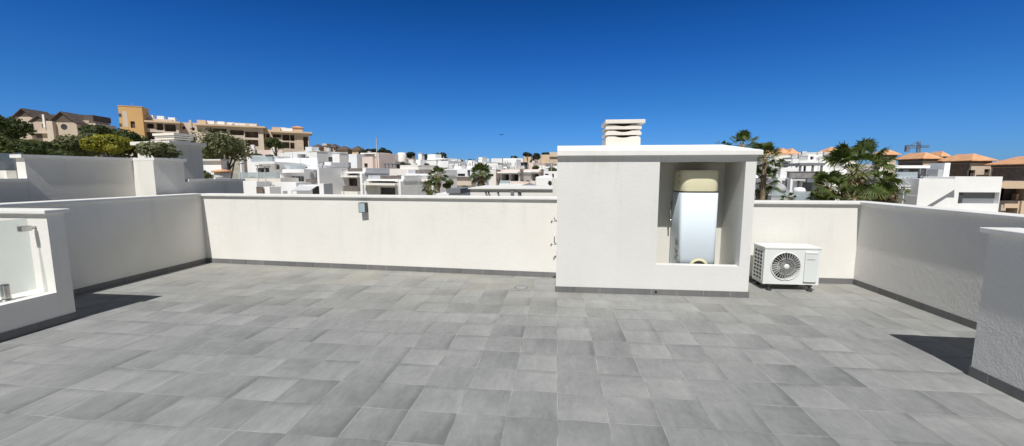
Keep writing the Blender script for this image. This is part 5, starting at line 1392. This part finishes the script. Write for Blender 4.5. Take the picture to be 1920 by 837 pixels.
# roof terrace of it
q = R_(fr, Zq(270, 328, 578, 352), 3.5); b.slab('terrace_beam', q[0], q[1], 3.5, 3.8, q[2], q[3], 'white')
for x in (q[0] + .2, q[0] + 2.2, q[1] - .3): b.slab('terrace_post', x, x + .1, 3.5, 3.7, zS1, q[2], 'mgrey')
g = R_(fr, Zq(270, 385, 470, 445), 2.7); b.slab('terrace_glass', g[0], g[1], 2.7, 2.74, zS1 + .07, g[3], 'balglass')
q = R_(fr, Zq(590, 308, 695, 430), 4); b.slab('chimney', q[0], q[0] + (q[1] - q[0]) * .45, 3.4, 5, b.zb, q[3] - .6, 'grey_r'); b.slab('chimney', q[0] + (q[1] - q[0]) * .46, q[1], 3.3, 5, b.zb, q[3], 'white')
for k, (px_, lab) in enumerate(((1702, 'left dark terrace chair on the white modern house roof'), (1731, 'right dark terrace chair beside the chimney of the white modern house'))):
    c = pt(px_, 331, 43.3); t = Thing('terrace_chair', lab, 'chair', (c.x, 43.3, c.z - .3), 'terrace chairs on the modern house')
    t.part('seat', MB().box(c.x - .25, c.x + .25, 43.05, 43.55, c.z + .1, c.z + .16), 'dgrey'); t.part('backrest', MB().box(c.x - .25, c.x + .25, 43.56, 43.61, c.z + .17, c.z + .65), 'dgrey')
    for sx in (-.22, .18):
        for sy in (43.06, 43.5): t.part('leg', MB().box(c.x + sx, c.x + sx + .04, sy, sy + .04, c.z - .3, c.z + .099), 'dgrey')
pole('grey street lamp before the shaded entrance of the white modern house', Zq(332, 0)[0], 353, 388, 30, .05)

# clay roofed houses
GO = 'tan houses with clay roofs'
def clay_house(label, left_px, corner, right_px, eave, top, Y, m='tan', wins=(), base=430):
    """left_px: far end of the shaded left wall; corner: nearest corner; the sunlit front runs to right_px"""
    fr = Frame(corner, Y)
    b = Bld('clay_roof_house', label, 'house', fr, GO)
    u0, u1, z0, zt = R_(fr, (corner, eave, right_px, base))
    L = max(5, min(16, fr.side(left_px, u0)))
    hs = [(*R_(fr, r), .5) for r in wins]
    b.block(u0, u1, zt, L=L, m=m, holes=hs, pane='loggia')
    zr = fr.uz((corner + right_px) / 2, top, L / 2)[1]
    b.hip(u0, u1, 0, L, zt + .01, max(1.0, zr - zt), 'clay', .8)
    b.slab('painted_wall_shade', u0 - .06, u0 - .003, .4, L - .4, b.zb, zt - .55, 'timber')  # dark brown sheet over the left wall, painting its shaded side
    b.slab('eave_band', u0 - .12, u1 + .1, -.12, -.065, zt - .42, zt - .002, 'darkroof')
    b.slab('eave_band', u0 - .12, u0 - .065, -.06, L, zt - .42, zt - .002, 'darkroof')
    return b, fr
zx = lambda a: Zq(a, 0)[0]
zy = lambda a: Zq(0, a)[1]
clay_house('leftmost clay roofed tan house, just right of the palm group', zx(60), zx(140), zx(285), zy(238), zy(194), 125, 'beige', [Zq(165, 318, 212, 335)])
clay_house('clay roofed house with brown shaded wall behind the white terrace beam', zx(285), zx(452), zx(640), zy(272), zy(218), 112, 'tan', [Zq(500, 350, 530, 400)])
clay_house('small clay roofed house peeking between two larger clay roofs', zx(560), zx(600), zx(720), zy(252), zy(207), 150, 'tan', [Zq(630, 262, 660, 285)])
clay_house('largest clay roofed house above the plain white house', zx(650), zx(865), zx(1110), zy(290), zy(228), 105, 'tan', [Zq(912, 368, 972, 424), Zq(1045, 360, 1100, 412)])
clay_house('clay roofed house with terraces cut by the right edge of the picture', zx(1100), zx(1372), zx(1700), zy(320), zy(248), 95, 'tan', [])
# terraces below it
fr = Frame(1900, 50)
b = Bld('terraced_flats', 'peach terraced flats with dark deep balconies at the right edge', 'apartment building', fr)
v = R_(fr, Zq(1180, 465, 1520, 800))
b.block(v[0], v[1], v[3], L=8, m='tan', holes=[(*R_(fr, Zq(1175, 530, 1500, 640)), 2.0), (*R_(fr, Zq(1225, 698, 1340, 790)), 2.0)], pane='loggia')
q = R_(fr, Zq(1195, 470, 1520, 524), -.8); b.slab('balcony_front', q[0], q[1], -.8, -.6, q[2], q[3], 'peach')
q = R_(fr, Zq(1170, 636, 1345, 662), -1); b.slab('balcony_front', q[0], q[1], -1.0, -.8, q[2] - .1, q[3], 'darkroof')
q = R_(fr, Zq(1222, 662, 1520, 700), -1.1); b.slab('balcony_front', q[0], q[1], -1.1, -1.01, q[2], q[3], 'peach')
q = R_(fr, Zq(1345, 640, 1520, 800), -1.2); b.slab('pillar', q[0], q[1], -1.3, -1.11, b.zb, q[3], 'peach')
q = R_(fr, Zq(1230, 575, 1282, 632), 1.8); b.part('window', MB().quad_(q[0], q[1], q[2], q[3], 1.95), 'pane')
q = R_(fr, Zq(1282, 575, 1310, 632), 1.8); b.slab('pillar', q[0], q[1], 1.3, 1.8, q[2], q[3], 'tan')

# tower crane far away
c0 = pt(*Zq(475, 215), 300); c1 = pt(*Zq(480, 118), 300)
t = Thing('tower_crane', 'distant dark tower crane over the clay roofs', 'crane', (c0.x, 300, terrain(c0.x, 300)))
mb = MB(); zj = pt(*Zq(470, 175), 300).z
def lattice(mb, a, b, w, n):
    a, b = Vector(a), Vector(b); d = (b - a).normalized(); s = Vector((0, 1, 0)); u = d.cross(s).normalized()
    cs = [(s * i + u * j) * w for i in (-.5, .5) for j in (-.5, .5)]
    for c in cs: mb.tube([tuple(a + c), tuple(b + c)], w * .14, 4)
    for k in range(n):
        p, q = a + (b - a) * k / n, a + (b - a) * (k + 1) / n
        for i, j in ((0, 1), (1, 3), (3, 2), (2, 0)): mb.tube([tuple(p + cs[i]), tuple(q + cs[j])], w * .09, 3, cap=False)
lattice(mb, (c0.x, 300, terrain(c0.x, 300)), (c0.x, 300, zj), 1.5, 14); t.part('mast', mb, 'crane')
mb = MB(); xa = pt(*Zq(362, 178), 300).x; xb = pt(*Zq(565, 178), 300).x
lattice(mb, (c0.x, 300, zj + .8), (xb, 300, zj + .8), 1.2, 8); t.part('jib', mb, 'crane')
mb = MB(); lattice(mb, (xa, 300, zj + .8), (c0.x - .1, 300, zj + .8), 1.6, 6); t.part('counter_jib', mb, 'crane')
t.part('counterweight', MB().box(xa, xa + 2.2, 299.2, 300.8, zj - 2.4, zj + 1.2), 'crane')
mb = MB(); lattice(mb, (c0.x, 300, zj), (c1.x, 300, c1.z), 1.3, 5); mb.tube([(c1.x, 300, c1.z), (xa + 2, 300, zj + 1.4)], .25, 3).tube([(c1.x, 300, c1.z), (xb - 6, 300, zj + 1.4)], .25, 3); t.part('tower_head', mb, 'crane')

# a bird in the sky
c = pt(940, 253, 60)
t = Thing('bird', 'tiny dark bird gliding in the blue sky left of the chimney', 'bird', tuple(c))
mb = MB(); mb.lathe([(.01, -.16), (.06, -.06), (.055, .06), (.015, .2)], (0, 0, 0), 8)
o = t.part('body', mb, 'black', raw=True); o.rotation_euler = (0, pi / 2, .5)
for sx in (-1, 1):
    mb = MB(); mb.quad((c.x, c.y - .05, c.z + .02), (c.x + sx * .22, c.y - .08, c.z + .1), (c.x + sx * .42, c.y, c.z + .06), (c.x, c.y + .08, c.z + .02)); t.part('wing', mb, 'black')

# dense band of small houses between the nearer rows and the skyline
band = [(742, 311, 764), (766, 316, 790), (834, 313, 858), (862, 316, 884), (886, 311, 906), (908, 317, 930), (932, 313, 950), (951, 317, 968), (1000, 317, 1022), (1022, 313, 1046),
        (610, 303, 640), (655, 305, 676), (826, 322, 846), (872, 322, 890)]
for i, (xa, y, xb) in enumerate(band):
    fr = Frame((xa + xb) / 2, 96 + (i * 7) % 16)
    b = Bld('terraced_house', 'small white terraced house in the crowded middle band of the town', 'house', fr, 'small white houses in the crowded middle band')
    u0, u1, z0, zt = fr.rect((xa, y, xb, y + 24)); w_ = u1 - u0
    f = (.12, .5) if i % 2 else (.4, .85)
    b.block(u0, u1, zt, L=7, m=('white', 'white_b', 'white_w', 'pinkw')[i % 4], holes=[(u0 + w_ * f[0], u0 + w_ * f[1], zt - 2.5, zt - .5, 1.0), (u0 + w_ * (.62 if i % 2 else .1), u0 + w_ * (.8 if i % 2 else .28), zt - 2.1, zt - .9, .25)])
    b.slab('canopy', u0 + w_ * f[0] - .2, u0 + w_ * f[1] + .2, -.9, -.004, zt - .45, zt - .3, 'white')
    if i % 3 == 0: b.railing(u0 + .1, u0 + w_ * .6, .2, zt + .01, zt + .95)
    else: b.slab('parapet', u0 + w_ * .3, u1 - .05, .15, .3, zt + .003, zt + .8, 'white_w')
    if i % 3 == 1: b.slab('stair_box', u0 + w_ * .1, u0 + w_ * .45, 2.5, 5, zt + .003, zt + 2.3, 'white')
bandr = [(1440, 300, 1462), (1556, 303, 1580), (1580, 306, 1604), (1640, 318, 1664), (1528, 306, 1552)]
for i, (xa, y, xb) in enumerate(bandr):
    fr = Frame((xa + xb) / 2, 100 + 6 * i)
    b = Bld('terraced_house', 'small white house packed between the palms on the right hillside', 'house', fr, 'small white houses behind the right palms')
    u0, u1, z0, zt = fr.rect((xa, y, xb, y + 30)); w_ = u1 - u0
    b.block(u0, u1, zt, L=7, m=('white', 'white_w')[i % 2], holes=[(u0 + w_ * .15, u0 + w_ * .5, zt - 2.5, zt - .5, 1.0), (u0 + w_ * .65, u0 + w_ * .85, zt - 2.1, zt - .9, .25)])
    b.slab('parapet', u0 + w_ * .4, u1 - .05, .15, .3, zt + .003, zt + .8, 'white_w')


# ================================================================== LIGHT, SKY, CAMERA
SUN = Vector((-.065, -.70, 1.0)).normalized()          # towards the sun
el = math.asin(SUN.z); az = math.atan2(SUN.x, SUN.y)   # clockwise from +y
sd = bpy.data.lights.new('sun', 'SUN'); sd.energy = 4.6; sd.angle = radians(.53); sd.color = (1.0, .972, .925)
so = bpy.data.objects.new('sun', sd); COL.objects.link(so)
so.rotation_euler = SUN.to_track_quat('Z', 'Y').to_euler(); so.location = (0, -10, 20)
w = bpy.data.worlds.new('World'); SC.world = w; w.use_nodes = True
nt = w.node_tree; bg = nt.nodes['Background']
sky = nt.nodes.new('ShaderNodeTexSky'); sky.sky_type = 'NISHITA'; sky.sun_disc = False
sky.sun_elevation = el; sky.sun_rotation = az
sky.altitude = 300; sky.air_density = 1.0; sky.dust_density = .6; sky.ozone_density = 4.0
# clear dry-air tint of the sky by height above the horizon
tcw = nt.nodes.new('ShaderNodeTexCoord'); sep = nt.nodes.new('ShaderNodeSeparateXYZ'); nt.links.new(tcw.outputs['Generated'], sep.inputs[0])
cr = nt.nodes.new('ShaderNodeValToRGB'); e = cr.color_ramp.elements
stops = [(0.0, (.25, .50, .96)), (.05, (.205, .465, .93)), (.158, (.13, .42, .80)), (.27, (.072, .34, .76)), (.362, (.04, .275, .64)), (.6, (.15, .19, .27)), (1.0, (.19, .195, .2))]
e[0].position, e[0].color = stops[0][0], (*stops[0][1], 1); e[1].position, e[1].color = stops[-1][0], (*stops[-1][1], 1)
for p_, c_ in stops[1:-1]:
    n_ = e.new(p_); n_.color = (*c_, 1)
nt.links.new(sep.outputs['Z'], cr.inputs['Fac'])
mulc = nt.nodes.new('ShaderNodeMix'); mulc.data_type = 'RGBA'; mulc.blend_type = 'MULTIPLY'; mulc.inputs[0].default_value = 1
# the deep blue lies opposite the sun; elsewhere a dim neutral tint is set for the fill light
mr = nt.nodes.new('ShaderNodeMapRange'); mr.interpolation_type = 'SMOOTHSTEP'
mr.inputs['From Min'].default_value = .05; mr.inputs['From Max'].default_value = .45
nt.links.new(sep.outputs['Y'], mr.inputs['Value'])
dm = nt.nodes.new('ShaderNodeMix'); dm.data_type = 'RGBA'
dm.inputs[6].default_value = (.28, .26, .24, 1)
nt.links.new(mr.outputs['Result'], dm.inputs['Factor']); nt.links.new(cr.outputs[0], dm.inputs[7])
nt.links.new(sky.outputs[0], mulc.inputs[6]); nt.links.new(dm.outputs[2], mulc.inputs[7]); nt.links.new(mulc.outputs[2], bg.inputs[0])
bg.inputs[1].default_value = .12
cd = bpy.data.cameras.new('camera'); cd.sensor_width = 36; cd.sensor_fit = 'HORIZONTAL'; cd.lens = 36 * F / 1920
cd.clip_start = .05; cd.clip_end = 9000
co = bpy.data.objects.new('camera', cd); COL.objects.link(co)
co.location = (0, 0, H)
co.rotation_euler = (pi / 2 - PITCH, 0, YAW)
SC.camera = co
SC.view_settings.view_transform = 'Standard'; SC.view_settings.look = 'None'
SC.view_settings.exposure = 0; SC.view_settings.gamma = 1
